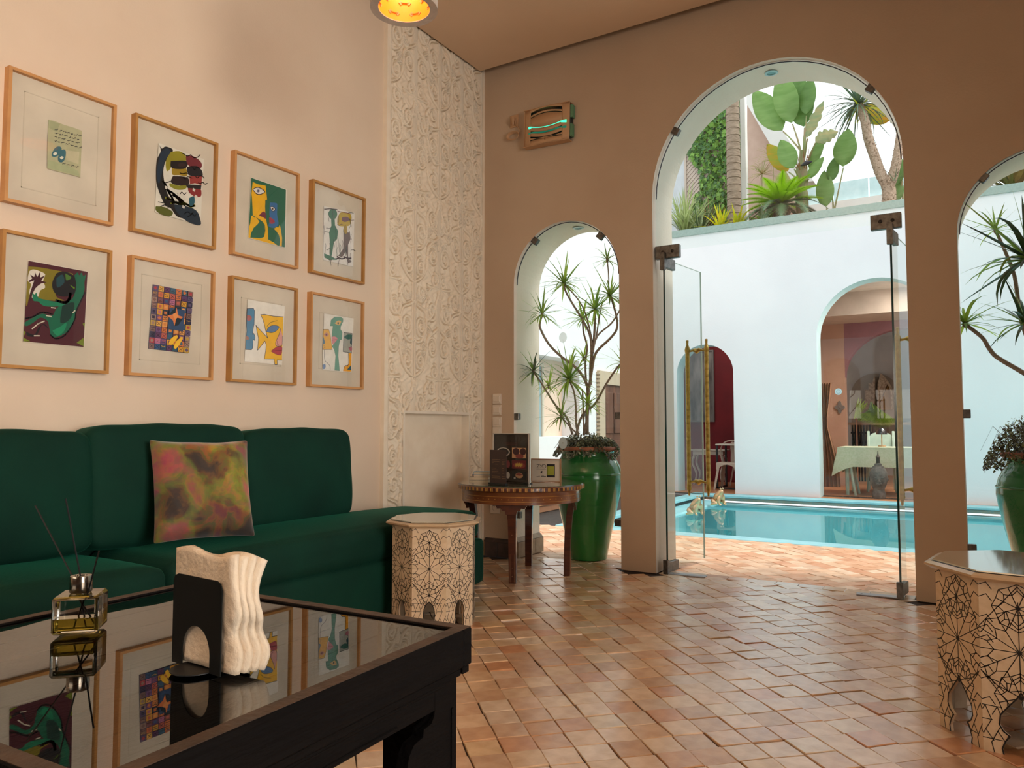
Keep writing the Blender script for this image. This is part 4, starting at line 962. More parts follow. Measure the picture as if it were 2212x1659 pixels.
def c7(x, y): return (1080+x/3.319, 460+y/3.319)
YPL = 5.53
dt1 = thing('dragon_tree', 'many-branched dragon tree with spiky leaf rosettes in the left urn', 'plant', (PL[0], PL[1], .87))
TRK = .78
BR = [  # crop pixels with depth offsets, radius at foot / tip
 ([(560,1590,0),(545,1500,0),(545,1400,-.02),(530,1280,-.04),(500,1210,-.05)], .012, .009),
 ([(520,1590,0),(480,1470,-.02),(400,1380,-.05),(340,1290,-.08),(290,1210,-.1),(240,1140,-.12)], .013, .009),
 ([(545,1590,0),(590,1450,.02),(680,1370,.0),(760,1230,-.02),(840,1110,-.03),(880,1075,-.03)], .013, .010),
 ([(600,1590,.03),(600,1480,.03),(596,1380,.03),(592,1270,.04)], .010, .009),
 ([(625,1590,.05),(625,1450,.05),(632,1300,.04),(630,1250,.03)], .020, .020),
 ([(632,1255,.03),(600,1180,.02),(540,1105,0),(440,1030,-.03),(350,940,-.06),(290,830,-.08),(288,780,-.09),(302,740,-.1)], .016, .011),
 ([(640,1250,.03),(660,1120,.05),(690,1000,.06),(790,900,.04),(838,830,.02),(835,740,0),(795,600,-.02)], .016, .010),
 ([(650,1230,.05),(650,1080,.07),(670,960,.07),(680,800,.06),(682,690,.05)], .017, .012),
 ([(620,1240,.05),(612,1080,.08),(625,960,.09),(600,860,.1),(592,760,.1)], .012, .010),
 ([(655,1100,.06),(650,900,.04),(600,780,.02),(520,650,0),(470,560,-.02),(462,510,-.03)], .013, .010),
 ([(665,1000,.06),(700,880,.12),(800,790,.15),(870,680,.16)], .010, .008),
 ([(670,960,.07),(620,740,.03),(560,620,.03),(470,520,-.03)], .008, .007),
 ([(690,900,.09),(710,760,.12),(735,640,.14)], .009, .006),
 ([(775,600,-.02),(780,470,-.02),(770,340,-.02)], .008, .006),
 ([(560,1590,-.05),(490,1520,-.1),(440,1460,-.14)], .008, .007), ([(600,1590,0),(625,1480,-.05),(635,1380,-.06)], .016, .014)]
for px, r0, r1 in BR: ptube([(*c7(x, y), d) for x, y, d in px], YPL, dt1.location, r0*TRK, r1*TRK, 'branch', dbark, dt1, 8, 4)
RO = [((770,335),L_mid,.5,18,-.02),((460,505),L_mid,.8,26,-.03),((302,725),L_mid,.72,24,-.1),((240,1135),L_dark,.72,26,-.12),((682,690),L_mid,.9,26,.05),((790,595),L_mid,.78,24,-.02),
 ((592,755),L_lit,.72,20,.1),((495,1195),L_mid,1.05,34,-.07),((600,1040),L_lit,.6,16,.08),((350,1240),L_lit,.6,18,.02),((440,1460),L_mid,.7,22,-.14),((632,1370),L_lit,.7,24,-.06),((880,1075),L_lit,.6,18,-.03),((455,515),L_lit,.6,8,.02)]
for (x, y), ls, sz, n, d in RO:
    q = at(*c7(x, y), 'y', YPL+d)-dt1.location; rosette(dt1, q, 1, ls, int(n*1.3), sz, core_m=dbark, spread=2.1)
def c3(x, y): return (2020+x/2.963, 300+y/2.963)
YPR = 5.6
dt2 = thing('dragon_tree', 'dragon tree with dark spiky rosettes leaning in from the right edge', 'plant', (PR[0], PR[1], .88))
for px, r0, r1 in [([(900,2000,0),(760,1750,-.05),(640,1560,-.08),(569,1500,-.08),(400,1400,-.08),(345,1340,-.08),(300,1270,-.08),(190,1185,-.1)], .016, .011), ([(930,2000,0),(760,1700,0),(600,1300,0),(545,1130,0),(520,950,0),(500,850,0),(440,700,0),(388,590,0)], .015, .009),
    ([(940,2000,-.1),(760,1500,-.15),(620,1000,-.2),(600,800,-.2)], .016, .010), ([(910,2000,-.1),(700,1500,-.12),(580,1190,-.12)], .012, .009)]:
    ptube([(*c3(x, y), d) for x, y, d in px], YPR, dt2.location, r0, r1, 'branch', dbark, dt2, 8, 4)
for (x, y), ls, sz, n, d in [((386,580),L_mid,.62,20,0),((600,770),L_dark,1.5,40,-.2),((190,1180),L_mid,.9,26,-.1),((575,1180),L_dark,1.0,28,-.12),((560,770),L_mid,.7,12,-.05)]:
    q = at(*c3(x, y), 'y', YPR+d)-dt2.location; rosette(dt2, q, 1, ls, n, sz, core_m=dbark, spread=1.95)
# ================================================================ WALL FITTINGS
def wall_box(name, label, cat, cx, cz, group=None): return thing(name, label, cat, (cx, YB, cz), 0, group)
for i, ((x0, y0, x1, y1), lab) in enumerate((((1063, 853, 1083, 870), 'cream square switch plate, topmost of the column beside the carved panel'), ((1063, 876, 1083, 895), 'cream square switch plate, second from the top of the column'),
    ((1063, 902, 1083, 921), 'cream square switch plate, third from the top of the column'), ((1063, 924, 1083, 943), 'cream square switch plate, lowest of the column, partly behind the menu stand'))):
    a, b = at(x0, y0, 'y', YB-.01), at(x1, y1, 'y', YB-.01); cx, cz = (a.x+b.x)/2, (a.z+b.z)/2
    t = wall_box('light_switch', lab, 'switch', cx, cz, 'switch plates between the panel and the small arch'); w = .041
    part('plate', MB().cbox(-w, w, -.010, 0, -w, w, .002), white_plastic, t); part('rocker', MB().cbox(-.028, .028, -.014, -.008, -.024, .024, .002), white_plastic, t)
a = at(1070, 1097, 'y', YB); t = wall_box('wall_socket', 'round-pin wall socket low on the back wall under the round table', 'socket', a.x, a.z)
part('plate', MB().cbox(-.045, .045, -.010, 0, -.045, .045, .003), white_plastic, t)
part('socket_well', MB().lathe([(.022, -.012), (.020, -.004), (0, -.004)], 20, M=tr(0, -.001, 0) @ rot('X', PI/2) @ Matrix.Scale(-1, 4, (0, 0, 1))), mat('well_grey', '8d7d6a', .5), t, True)
part('pin', MB().lathe([(0, .012), (.003, .011), (.003, 0)], 8, M=tr(0, -.004, .008) @ rot('X', PI/2)), steel, t)
# insect-killer lamp with curved slotted shield
q0 = at(1183, 270, 'y', YB-.06); t = thing('insect_light', 'beige wall light with curved slots and a green glowing tube', 'lamp', (q0.x, YB, q0.z)); t.rotation_euler = (0, math.radians(1.5), 0)
shell = mat('beige_shell', 'c39a72', .5, col2='b98f68', scale=3)
part('body', MB().cbox(-.19, .20, -.05, 0, -.125, .135, .008), mat('dark_inside', '14201f', .5), t)
def shield():
    """front shield: outline with slots left open as gaps between strips"""
    mb = MB(); n = 40; xs = [-.215+.41*k/n for k in range(n+1)]
    def zc(f, u): return f+(.055*math.copysign(1, f)*abs(f)/.13)*(0 if abs(f) > .135 else (math.cos((u-.5)*PI)-.6))
    slots = [.105, .075, .012, -.030, -.072, -.105]; halfw = [.012, .004, .004, .008, .007, .004]
    for k in range(n):
        u0, u1 = k/n, (k+1)/n; edges0 = [.150]; edges1 = [.150]
        for s, h in zip(slots, halfw):
            cut = .15 < (u0+u1)/2 < .86
            hh = h if cut else 0
            bow = .022 if s > .03 else (-.03 if s > -.09 else 0)
            for e, u in ((edges0, u0), (edges1, u1)):
                c = s+bow*math.sin(PI*max(0, min(1, (u-.1)/.8))); e += [c+hh, c-hh]
        edges0.append(-.150); edges1.append(-.150)
        dep = lambda u: -.085+.03*(2*u-1)**2
        for j in range(0, len(edges0), 2):
            a, b, c, d = edges0[j], edges0[j+1], edges1[j+1], edges1[j]
            sl = lambda u: (-.015*(1-u) if True else 0)
            mb.add([(xs[k], dep(u0), a), (xs[k], dep(u0), b), (xs[k+1], dep(u1), c), (xs[k+1], dep(u1), d)], [(0,1,2,3)])
    return mb
o = part('shield', shield(), shell, t); _b = bmesh.new(); _b.from_mesh(o.data); bmesh.ops.remove_doubles(_b, verts=_b.verts, dist=1e-4); bmesh.ops.recalc_face_normals(_b, faces=_b.faces); [setattr(f, 'smooth', True) for f in _b.faces]; _b.to_mesh(o.data); _b.free(); sd = o.modifiers.new('thick', 'SOLIDIFY'); sd.thickness = .004
part('flange', MB().box(-.215, .195, -.075, -.01, .147, .152).box(-.215, .195, -.075, -.01, -.152, -.147).box(-.217, -.213, -.06, -.01, -.15, .15), shell, t)
part('lamp_tube', MB().tube([(-.17, -.062, .002), (.17, -.062, .002)], .012, 10), emit_mat('green_tube', '3fe0b0', 1.6), t, True)
part('lamp_tube', MB().tube([(-.17, -.062, -.045), (.17, -.062, -.045)], .010, 10), emit_mat('green_tube_dim', '1c7a62', .5), t, True)
part('side_grille', MB().box(.196, .215, -.05, -.008, .03, .13).box(.196, .212, -.05, -.008, -.12, -.02), mat('green_glow_side', '5f8f6a', .4), t)
a = at(1113, 263, 'y', YB); t2 = wall_box('wall_socket', 'beige socket with a plug beside the insect light', 'socket', a.x, a.z)
part('plate', MB().cbox(-.045, .035, -.012, 0, -.05, .055, .004), shell, t2); part('plug', MB().tube([(0, -.01, .01), (0, -.04, .01), (.005, -.045, -.01), (.005, -.04, -.04)], [.018, .018, .012, .006], 8), shell, t2, True)
cb = MB()
for k in range(5): cb.tube([( .045*math.cos(u)*(1+.07*k)-.0, -.012-.004*k, .026*math.sin(u)*(1+.09*k)) for u in [2*PI*i/24 for i in range(25)]], .0035, 5, cap=False)
cb.tube(catmull([(.045, -.02, .01), (.06, -.02, .04), (.02, -.015, .10), (.03, -.02, .14)], 5), .0035, 5)
c_ = at(1112, 296, 'y', YB); tag(part('cable_coil', cb, shell, None, True, loc=(c_.x, YB-.006, c_.z)), 'coiled beige cable hanging under the socket beside the insect light', 'cable')
# ================================================================ PENDANT LAMP
def pendant(loc, label, watts):
    t = thing('pendant_lamp', label, 'lamp', loc)
    pl = mat('lamp_plaster', 'cbbcae', .8, col2='bfb0a2', scale=20, bump=.3)
    R = .142; ri = .108
    part('lamp_shade', MB().lathe([(R, 0), (R, .26), (R-.012, .262), (R-.012, .02)], 48), pl, t, True)
    part('rim', MB().lathe([(ri, .004), (ri, 0), (R, -.003), (R, .004)], 48), pl, t, True)
    em = emit_mat('glowing_amber_liner', 'ff8c1c', .62); em.node_tree.nodes['Principled BSDF'].inputs['Base Color'].default_value = lin('d98a30')
    part('liner', MB().lathe([(ri, .003), (ri+.004, .10), (ri+.004, .255), (0, .256)], 48), em, t, True)
    cut = MB()
    for row, z in enumerate((.035, .085, .135, .185)):
        for k in range(7):
            a = 2*PI*(k+.5*(row % 2))/7
            for s in (-1, 1):
                aa = a+s*.16; p = Vector((ri*math.cos(aa), ri*math.sin(aa), z)); cut.box(-.007, .007, -.007, .007, -.002, .002, 1, tr(*p) @ rot('Z', aa) @ rot('Y', PI/2) @ rot('Z', PI/4))
            cut.tube([((ri-.001)*math.cos(a+u*.16), (ri-.001)*math.sin(a+u*.16), z) for u in (-1, -.3, .3, 1)], .0028, 4)
    part('slot_pattern', cut, [mat('slot_orange', 'd8701c', .6), mat('slot_pale', 'd9a088', .6)], t)
    part('cap', MB().lathe([(0, .27), (R-.01, .262)], 32), pl, t, True)
    part('cord', MB().tube([(0, 0, .27), (0, 0, CEIL-loc[2])], .004, 6), blackm, t)
    l = bpy.data.lights.new('bulb', 'POINT'); l.energy = watts; l.color = (1, .62, .28); l.shadow_soft_size = .04
    lo = bpy.data.objects.new('bulb', l); COL.objects.link(lo); lo.parent = t; lo.location = (0, 0, .18)
    return t
ql = at(873, 19, 'z', 2.82)
pendant((ql.x, ql.y, 2.82), 'white plaster drum pendant glowing amber inside, at the top of the picture', 2.5)
# ================================================================ FRAMED PICTURES
XF = -3.485
oak = mat('oak_frame', 'c9935a', .5, col2='b9834c', scale=10, stretch=(1, .3, 1)); oak2 = mat('honey_frame', 'b98544', .5, col2='a8763a', scale=10)
mount = mat('mount_board', 'd8cbb6', .9); paper = mat('art_paper', 'ddd0bc', .9); pglass = pane_mat('picture_glass', (.99, .99, .985), 1.38)
PALC = {}
def pc(h):
    if h not in PALC: PALC[h] = len(PALC_M); PALC_M.append(mat('paint_'+h, h, .75, scale=25, bump=.05))
    return PALC[h]
PALC_M = []
XA = -3.502
class Art:
    def __init__(s, org, sc, loc): s.o = org; s.s = sc; s.mb = MB(); s.k = 0; s.loc = loc
    def w(s, x, y): q = at(s.o[0]+x/s.s, s.o[1]+y/s.s, 'x', XA); return (q.y-s.loc[1], q.z-s.loc[2])
    def poly(s, col, pts, smooth=False):
        s.k += 1; p = [s.w(*q) for q in pts]
        if smooth: p = [tuple(v) for v in catmull([(a, b, 0) for a, b in p]+[(p[0][0], p[0][1], 0)], 3)][:-1]; p = [(v[0], v[1]) for v in p]
        s.mb.add([(XA-s.loc[0]+.00005*s.k, a, b) for a, b in p], [tuple(range(len(p)))], pc(col)); return s
    def line(s, col, pts, w=.003, smooth=False):
        s.k += 1; p = [s.w(*q) for q in pts]
        if smooth: p = [(v[0], v[1]) for v in catmull([(a, b, 0) for a, b in p], 4)]
        s.mb.ribbon(p, w, 'x', XA-s.loc[0]+.00005*s.k, pc(col)); return s
    def ell(s, col, x, y, rx, ry, n=14): return s.poly(col, [(x+rx*math.cos(2*PI*i/n), y+ry*math.sin(2*PI*i/n)) for i in range(n)])
YCS = [1.815*.9915+.002, 2.395*.9915, 2.985*.9915, 3.575*.9915]; ZC = [2.305, 1.596]
def frame(i, j, label, inner=None, thick_line=True):
    y, z = YCS[i], ZC[j]; hw, hh = .238, .294; t = thing('picture_frame', label, 'picture', (XW, y, z), 0, 'oak framed pictures on the left wall')
    fw = .0135; d0, d1 = 0, XF-XW
    fm_ = oak2 if (i+j) % 2 else oak
    part('frame', MB().prism([(-hw, -hh), (hw, -hh), (hw-fw, -hh+fw), (-hw+fw, -hh+fw)], d0, d1, 'x').prism([(-hw, hh), (hw, hh), (hw-fw, hh-fw), (-hw+fw, hh-fw)], d0, d1, 'x')
        .prism([(-hw, -hh), (-hw, hh), (-hw+fw, hh-fw), (-hw+fw, -hh+fw)], d0, d1, 'x').prism([(hw, -hh), (hw, hh), (hw-fw, hh-fw), (hw-fw, -hh+fw)], d0, d1, 'x'), fm_, t)
    part('mount', MB().box(.008, .018, -hw+.012, hw-.012, -hh+.012, hh-.012), mount, t)
    if inner:
        a, b, c, d = inner   # mount window: y0,y1,z0,z1 relative
        part('mount_window', MB().box(.018, .0192, a, b, c, c+.004).box(.018, .0192, a, b, d-.004, d).box(.018, .0192, a, a+.004, c, d).box(.018, .0192, b-.004, b, c, d), mat('mount_bevel', 'cfc2ac', .9), t)
    part('picture_glass', MB().add([(.034, -hw+.012, -hh+.012), (.034, hw-.012, -hh+.012), (.034, hw-.012, hh-.012), (.034, -hw+.012, hh-.012)], [(0,1,2,3)]), pglass, t)
    return t
def put(t, A, name='artwork'):
    o = part(name, A.mb, PALC_M, t)
    return o
rg = random.Random(5)
# a: letter with blue slippers
t = frame(0, 0, 'oak framed picture, upper left, small grey-green sheet with handwriting and blue slippers', (-.165, .165, -.215, .215)); A = Art((0, 120), 4.608, t.location)
A.poly('b9b58f', [(483,638),(540,650),(640,690),(740,720),(815,748),(812,900),(800,1215),(740,1195),(640,1170),(560,1150),(470,1125),(472,900)])
A.poly('a9ab84', [(490,645),(600,680),(560,760),(488,720)]); A.poly('c8bf9c', [(650,940),(790,960),(780,1080),(660,1040)]); A.poly('aeb38a', [(480,1040),(640,1080),(780,1150),(790,1200),(600,1150),(474,1120)])
for r, (y0, n) in enumerate(((735,1.0),(775,1.0),(812,.95),(850,.97))):
    x = 545
    while x < 545+245*n:
        wd = rg.uniform(16, 42); pts = [(x+u*wd/5, y0+(x-545)*.27+rg.uniform(-7, 7)) for u in range(6)]; A.line('23273a', pts, .0022); x += wd+12
x = 620
while x < 790: A.line('23273a', [(x+u*6, 1075+(x-620)*.26+rg.uniform(-7, 7)) for u in range(6)], .0022); x += 44
A.poly('3f6f78', [(515,975),(545,920),(590,905),(612,930),(590,985),(545,1010),(515,1000)], True); A.poly('3f6f78', [(575,1015),(600,950),(640,935),(655,970),(640,1040),(610,1065),(580,1050)], True)
A.poly('e6dfca', [(528,975),(550,960),(568,975),(550,992),(530,990)], True); A.poly('e6dfca', [(592,1018),(612,1003),(632,1015),(612,1035)], True)
put(t, A)
# b: dark brushed head
t = frame(1, 0, 'honey oak framed picture, upper row second, dark brushed head in black, olive and red'); A = Art((0, 120), 4.608, t.location)
A.poly('e3dccb', [(1578,870),(2030,1030),(1995,1690),(1540,1560)])
A.poly('17130f', [(1580,880),(1610,925),(1650,905),(1720,935),(1700,990),(1650,1050),(1625,1150),(1640,1280),(1680,1400),(1800,1560),(1840,1620),(1760,1600),(1700,1520),(1640,1480),(1600,1400),(1560,1280),(1555,1150),(1565,1030),(1600,950)], True)
A.poly('1f3040', [(1600,960),(1660,920),(1700,960),(1640,1050),(1610,1180),(1580,1280),(1560,1150)], True)
A.poly('9a8f1e', [(1700,960),(1780,950),(1840,985),(1850,1050),(1780,1060),(1720,1050),(1700,1120),(1660,1150),(1650,1050)], True)
A.poly('a5861c', [(1710,1110),(1780,1130),(1850,1120),(1860,1200),(1780,1190),(1715,1185)], True); A.poly('1c120e', [(1700,1050),(1860,1050),(1850,1120),(1760,1130),(1700,1110)], True); A.ell('38201a', 1810, 1090, 40, 22)
A.poly('2a1512', [(1720,1200),(1830,1205),(1880,1230),(1870,1290),(1760,1290),(1700,1260)], True); A.poly('8e8a22', [(1690,1270),(1780,1295),(1860,1290),(1840,1330),(1760,1335),(1690,1300)], True)
A.poly('7a2a30', [(1850,1000),(1920,1000),(2000,1060),(2000,1120),(1920,1130),(1860,1070)], True); A.poly('211a1c', [(1860,1110),(1960,1100),(2015,1160),(2000,1220),(1880,1190)], True)
A.poly('a03c34', [(1885,1200),(2010,1205),(2005,1290),(1940,1270),(1890,1280)]); A.poly('8f2e2c', [(1870,1310),(1990,1320),(2000,1400),(1940,1405),(1880,1360)], True); A.poly('241a18', [(1840,1280),(2005,1290),(2000,1330),(1870,1320)])
for k, (x, y, l, a_) in enumerate(((1650,1330,230,.6),(1660,1420,260,.35),(1720,1380,230,.8),(1700,1470,240,.1),(1620,1250,250,1.1))): A.line('86862a' if k % 2 else '1a1a16', [(x+l*u/5*math.cos(a_)+rg.uniform(-8,8), y+l*u/5*math.sin(a_)+rg.uniform(-12,12)) for u in range(6)], .012, True)
A.poly('1e2e3a', [(1730,1480),(1850,1500),(1950,1540),(1990,1620),(1990,1690),(1860,1650),(1760,1560)], True); A.poly('5c601c', [(1550,1500),(1640,1510),(1720,1560),(1690,1600),(1600,1580),(1550,1540)], True)
A.poly('275a66', [(1880,1420),(1930,1400),(1935,1470),(1890,1500)], True)
for k in range(14): x, y = rg.uniform(1570, 1980), rg.uniform(960, 1600); A.line('120e0c', [(x+u*22, y+rg.uniform(-18, 18)) for u in range(5)], .004, True)
for k in range(6): x, y = rg.uniform(1620, 1960), rg.uniform(1280, 1560); A.poly('ded6c6', [(x,y),(x+25,y+15),(x+15,y+40),(x-5,y+25)])
put(t, A)
# c: yellow face and blue face on green
t = frame(2, 0, 'oak framed picture, upper row third, yellow and blue faces on a green ground'); A = Art((460, 300), 5.821, t.location)
A.poly('e8dfce', [(478,484),(930,636),(912,1372),(441,1246)]); A.poly('2f6a4e', [(483,490),(918,640),(903,1365),(446,1240)])
A.poly('efb81c', [(500,540),(560,570),(662,588),(668,650),(682,765),(660,772),(655,850),(658,920),(665,1000),(690,1120),(694,1265),(760,1300),(810,1340),(446,1240),(600,1250),(640,1235),(657,1150),(650,1080),(620,1040),(540,985),(500,960),(497,850),(490,740),(485,690)])
A.poly('efb81c', [(446,1240),(455,1110),(470,1060),(480,975),(497,962),(520,990),(540,985),(560,1010),(585,1040),(560,1075),(510,1120),(478,1190),(470,1245)])
A.poly('efb81c', [(865,1352),(870,1250),(855,1140),(840,1080),(822,1115),(800,1110),(765,1130),(800,1165),(830,1210),(845,1280),(835,1345)])
A.poly('3a2c2a', [(496,635),(548,606),(604,618),(656,665),(604,701),(546,696)], True); A.poly('e4e0dc', [(506,637),(552,615),(600,627),(644,665),(600,692),(552,687)], True); A.ell('8a8aa0', 568, 655, 20, 20); A.ell('2a2430', 568, 655, 9, 9)
A.poly('7a3444', [(576,966),(625,915),(658,930),(664,1004),(630,985)], True); A.line('4a1c28', [(580,966),(620,958),(660,968)], .0015)
A.poly('3f72a4', [(715,800),(800,810),(808,860),(805,950),(822,1040),(815,1090),(760,1120),(700,1100),(705,1060),(716,1000),(708,940),(712,870)], True)
A.poly('2a2420', [(718,858),(750,850),(786,882),(766,912),(738,903)], True); A.poly('eee8e0', [(724,860),(750,857),(778,882),(764,904),(741,897)], True); A.ell('6a4020', 750, 880, 10, 12)
A.poly('b04450', [(706,985),(740,998),(778,1042),(745,1068),(710,1052)], True); A.line('7a2a34', [(708,1020),(775,1042)], .0015)
A.line('6a5420', [(540,985),(620,1040),(652,1085),(657,1150),(640,1235)], .0012, True); A.line('6a5420', [(668,650),(682,765),(658,775),(665,1000),(692,1120),(694,1265)], .0012)
for k in range(9): A.line('3a2c2a', [(520+k*14, 617+k*5-4), (516+k*15, 598+k*5)], .001)
put(t, A)
# d: two scribbled figures
t = frame(3, 0, 'oak framed picture, upper row fourth, two sketchy standing figures under a bright reflection'); A = Art((460, 300), 5.821, t.location)
A.poly('e8e2d8', [(1395,845),(1780,930),(1765,1610),(1385,1520)])
A.ell('4f7a5e', 1508, 945, 55, 68); A.poly('4f7a5e', [(1485,1000),(1530,1000),(1535,1090),(1575,1160),(1560,1260),(1520,1300),(1500,1440),(1480,1520),(1465,1440),(1470,1300),(1460,1180),(1490,1090)])
A.poly('c3a637', [(1565,1000),(1600,930),(1660,925),(1740,960),(1722,1080),(1650,1100),(1570,1085)], True); A.poly('7c5860', [(1625,985),(1690,980),(1715,1020),(1660,1045),(1620,1025)], True)
A.poly('77655c', [(1640,1130),(1700,1180),(1720,1160),(1730,1260),(1700,1330),(1700,1500),(1745,1545),(1700,1560),(1670,1420),(1620,1490),(1575,1470),(1640,1380),(1640,1240)])
A.poly('b89a3a', [(1645,1090),(1685,1100),(1690,1180),(1660,1200),(1640,1140)])
for k in range(34):
    x, y = rg.uniform(1395, 1740), rg.uniform(880, 1500); v = rg.random() < .7; A.line(rg.choice(('7a5a58', '6d6a5a', '86616a', '56705a', '8a8078')), [(x+(0 if v else u*16)+rg.uniform(-6, 6), y+(u*30 if v else rg.uniform(-10, 10))) for u in range(5)], .003, True)
A.line('5f4c44', [(1400,885),(1480,880),(1560,890)], .006, True); A.line('8a4a50', [(1565,910),(1650,925),(1740,945)], .004, True)
for x in (1420, 1480, 1560, 1640): A.line('7b5a56', [(x, 1480), (x+50, 1510+rg.uniform(-10, 10)), (x+95, 1500)], .009, True)
A.poly('4f7a5e', [(1395,1440),(1470,1470),(1560,1520),(1460,1520),(1398,1490)])
put(t, A)
# e: reclining green figure
t = frame(0, 1, 'oak framed picture, lower left, green reclining figure on maroon'); A = Art((0, 480), 4.608, t.location)
A.poly('e4dac6', [(280,378),(878,488),(838,1245),(228,1190)]); A.poly('521c26', [(283,384),(872,494),(832,1242),(230,1186)])
A.poly('8a7a1c', [(283,440),(400,450),(560,480),(720,510),(700,540),(560,620),(560,740),(640,780),(500,780),(400,760),(300,740),(270,830),(258,800),(270,600)], True)
A.poly('e6dccb', [(290,490),(330,470),(400,490),(450,520),(430,580),(450,650),(400,680),(380,740),(330,760),(290,700),(310,620),(275,580)], True)
A.poly('45161f', [(340,580),(285,600),(290,580),(320,560),(300,520),(340,545),(350,500),(370,545),(400,490),(400,550),(450,530),(410,580),(465,600),(410,610),(380,630),(350,660),(320,720),(310,790),(285,790),(300,700),(320,640)])
A.poly('1d1a1c', [(560,510),(620,490),(700,510),(750,560),(760,640),(740,710),(660,740),(580,730),(530,680),(520,600)], True); A.poly('1f4a50', [(560,560),(620,520),(640,600),(570,650)], True); A.poly('4e7a2c', [(650,510),(710,550),(660,580)], True); A.poly('6a8a1e', [(690,620),(745,650),(740,670)])
gr = '14694a'
A.poly(gr, [(740,530),(770,500),(790,530),(810,500),(830,540),(855,520),(840,600),(840,680),(800,780),(760,860),(740,960),(700,1050),(640,1110),(560,1145),(510,1130),(490,1050),(470,980),(400,950),(330,1000),(260,1035),(245,1000),(330,950),(420,910),(520,930),(560,860),(640,800),(720,760),(760,640)], True)
A.poly('18805a', [(320,700),(345,720),(360,700),(380,750),(440,770),(540,790),(640,800),(630,830),(520,840),(430,830),(380,790),(330,780)], True); A.poly('12382e', [(620,830),(740,800),(700,960),(600,1000)], True)
A.poly('1c1418', [(260,1090),(340,1120),(380,1050),(440,1010),(480,1060),(420,1020),(380,1100),(340,1140),(270,1130)], True); A.poly('1b9062', [(520,1080),(600,1040),(660,1000),(640,1080),(570,1130)], True)
A.line('141016', [(560,780),(650,800),(690,760),(700,700)], .012, True); A.line('141016', [(845,700),(760,880),(740,980),(650,1120),(560,1160),(500,1120)], .006, True); A.line('141016', [(250,960),(330,940),(420,895),(520,915)], .006, True)
for pts in ([(320,1060),(380,1010),(440,985)], [(460,930),(510,940)], [(510,850),(550,855)], [(725,900),(745,880)], [(340,1130),(390,1130)]): A.line('d9cfb8', pts, .005)
for pts in ([(790,1180),(830,1150),(832,1235),(760,1200)], [(232,1150),(300,1185),(232,1186)], [(235,1080),(255,1095),(240,1130)], [(820,1010),(845,1000),(840,1050)]): A.poly('7a8a20', pts)
put(t, A)
# f: patchwork sheet
t = frame(1, 1, 'oak framed picture, lower row second, patchwork of small coloured squares with yellow slippers', (-.172, .172, -.215, .215)); A = Art((0, 480), 4.608, t.location)
tl_c, tr_c, br_c, bl_c = (1521,618), (1917,695), (1872,1305), (1476,1258)
def bi(u, v): return tuple((1-v)*((1-u)*a+u*b)+v*((1-u)*d+u*c) for a, b, c, d in zip(tl_c, tr_c, br_c, bl_c))
A.poly('4a4a66', [bi(0,0), bi(1,0), bi(1,1), bi(0,1)])
PC_ = ['d87f4a', '7d5a86', '3f5f86', 'e0a53c', 'b8484e', '6a4468', '4a6a78', 'c86a5a', '8a5a50', 'c77c9a', 'e8b458', '385a70']
for i in range(7):
    for j in range(11):
        u0, v0, u1, v1 = i/7+.006, j/11+.004, (i+1)/7-.006, (j+1)/11-.004
        mid = 1 <= i-1 < 4+1 and 3 <= j <= 7
        c1_, c2_ = rg.sample(PC_ if not mid else ['e0904c', 'e8a860', '45607c', 'd87f4a', '2e3e48'], 2)
        if i in (0, 6): c1_, c2_ = rg.sample(['3c3a52', '6b5a78', '8a6a62', 'c7a24c', 'b8484e', 'a88a7a'], 2)
        A.poly(c1_, [bi(u0, v0), bi(u1, v0), bi(u1, v1), bi(u0, v1)])
        k = rg.randrange(4); um, vm = (u0+u1)/2, (v0+v1)/2
        if k == 0: A.line('2a2430', [bi(u0+.02, v0+.015), bi(u1-.02, v1-.015)], .002); A.line('2a2430', [bi(u1-.02, v0+.015), bi(u0+.02, v1-.015)], .002)
        elif k == 1: A.poly(c2_, [bi(um, v0+.01), bi(u1-.02, vm), bi(um, v1-.01), bi(u0+.02, vm)])
        elif k == 2: A.line(c2_, [bi(u0+.02, v0+.02), bi(um, vm-.008), bi(u1-.02, v0+.02)], .003); A.line('2c2a38', [bi(u0+.02, v1-.02), bi(um, vm+.01), bi(u1-.02, v1-.02)], .002)
        else: A.poly(c2_, [bi(u0+.03, v0+.02), bi(u1-.03, v0+.02), bi(u1-.03, v1-.02), bi(u0+.03, v1-.02)])
A.poly('3e5676', [(1680,850),(1830,880),(1810,1090),(1660,1060)]); A.poly('e08a50', [(1745,850),(1765,930),(1812,945),(1760,985),(1725,1035),(1710,980),(1652,930),(1710,920)]); A.poly('26343c', [(1700,880),(1745,850),(1735,905),(1675,925)]); A.poly('26343c', [(1745,950),(1805,965),(1760,1030),(1725,1035)]); A.poly('e8a060', [(1705,920),(1740,905),(1765,940),(1730,975)])
A.poly('f2c43c', [(1665,1210),(1690,1160),(1745,1125),(1755,1150),(1725,1190),(1695,1220)], True); A.poly('f2c43c', [(1715,1245),(1740,1190),(1795,1145),(1800,1170),(1770,1225),(1735,1262)], True)
put(t, A)
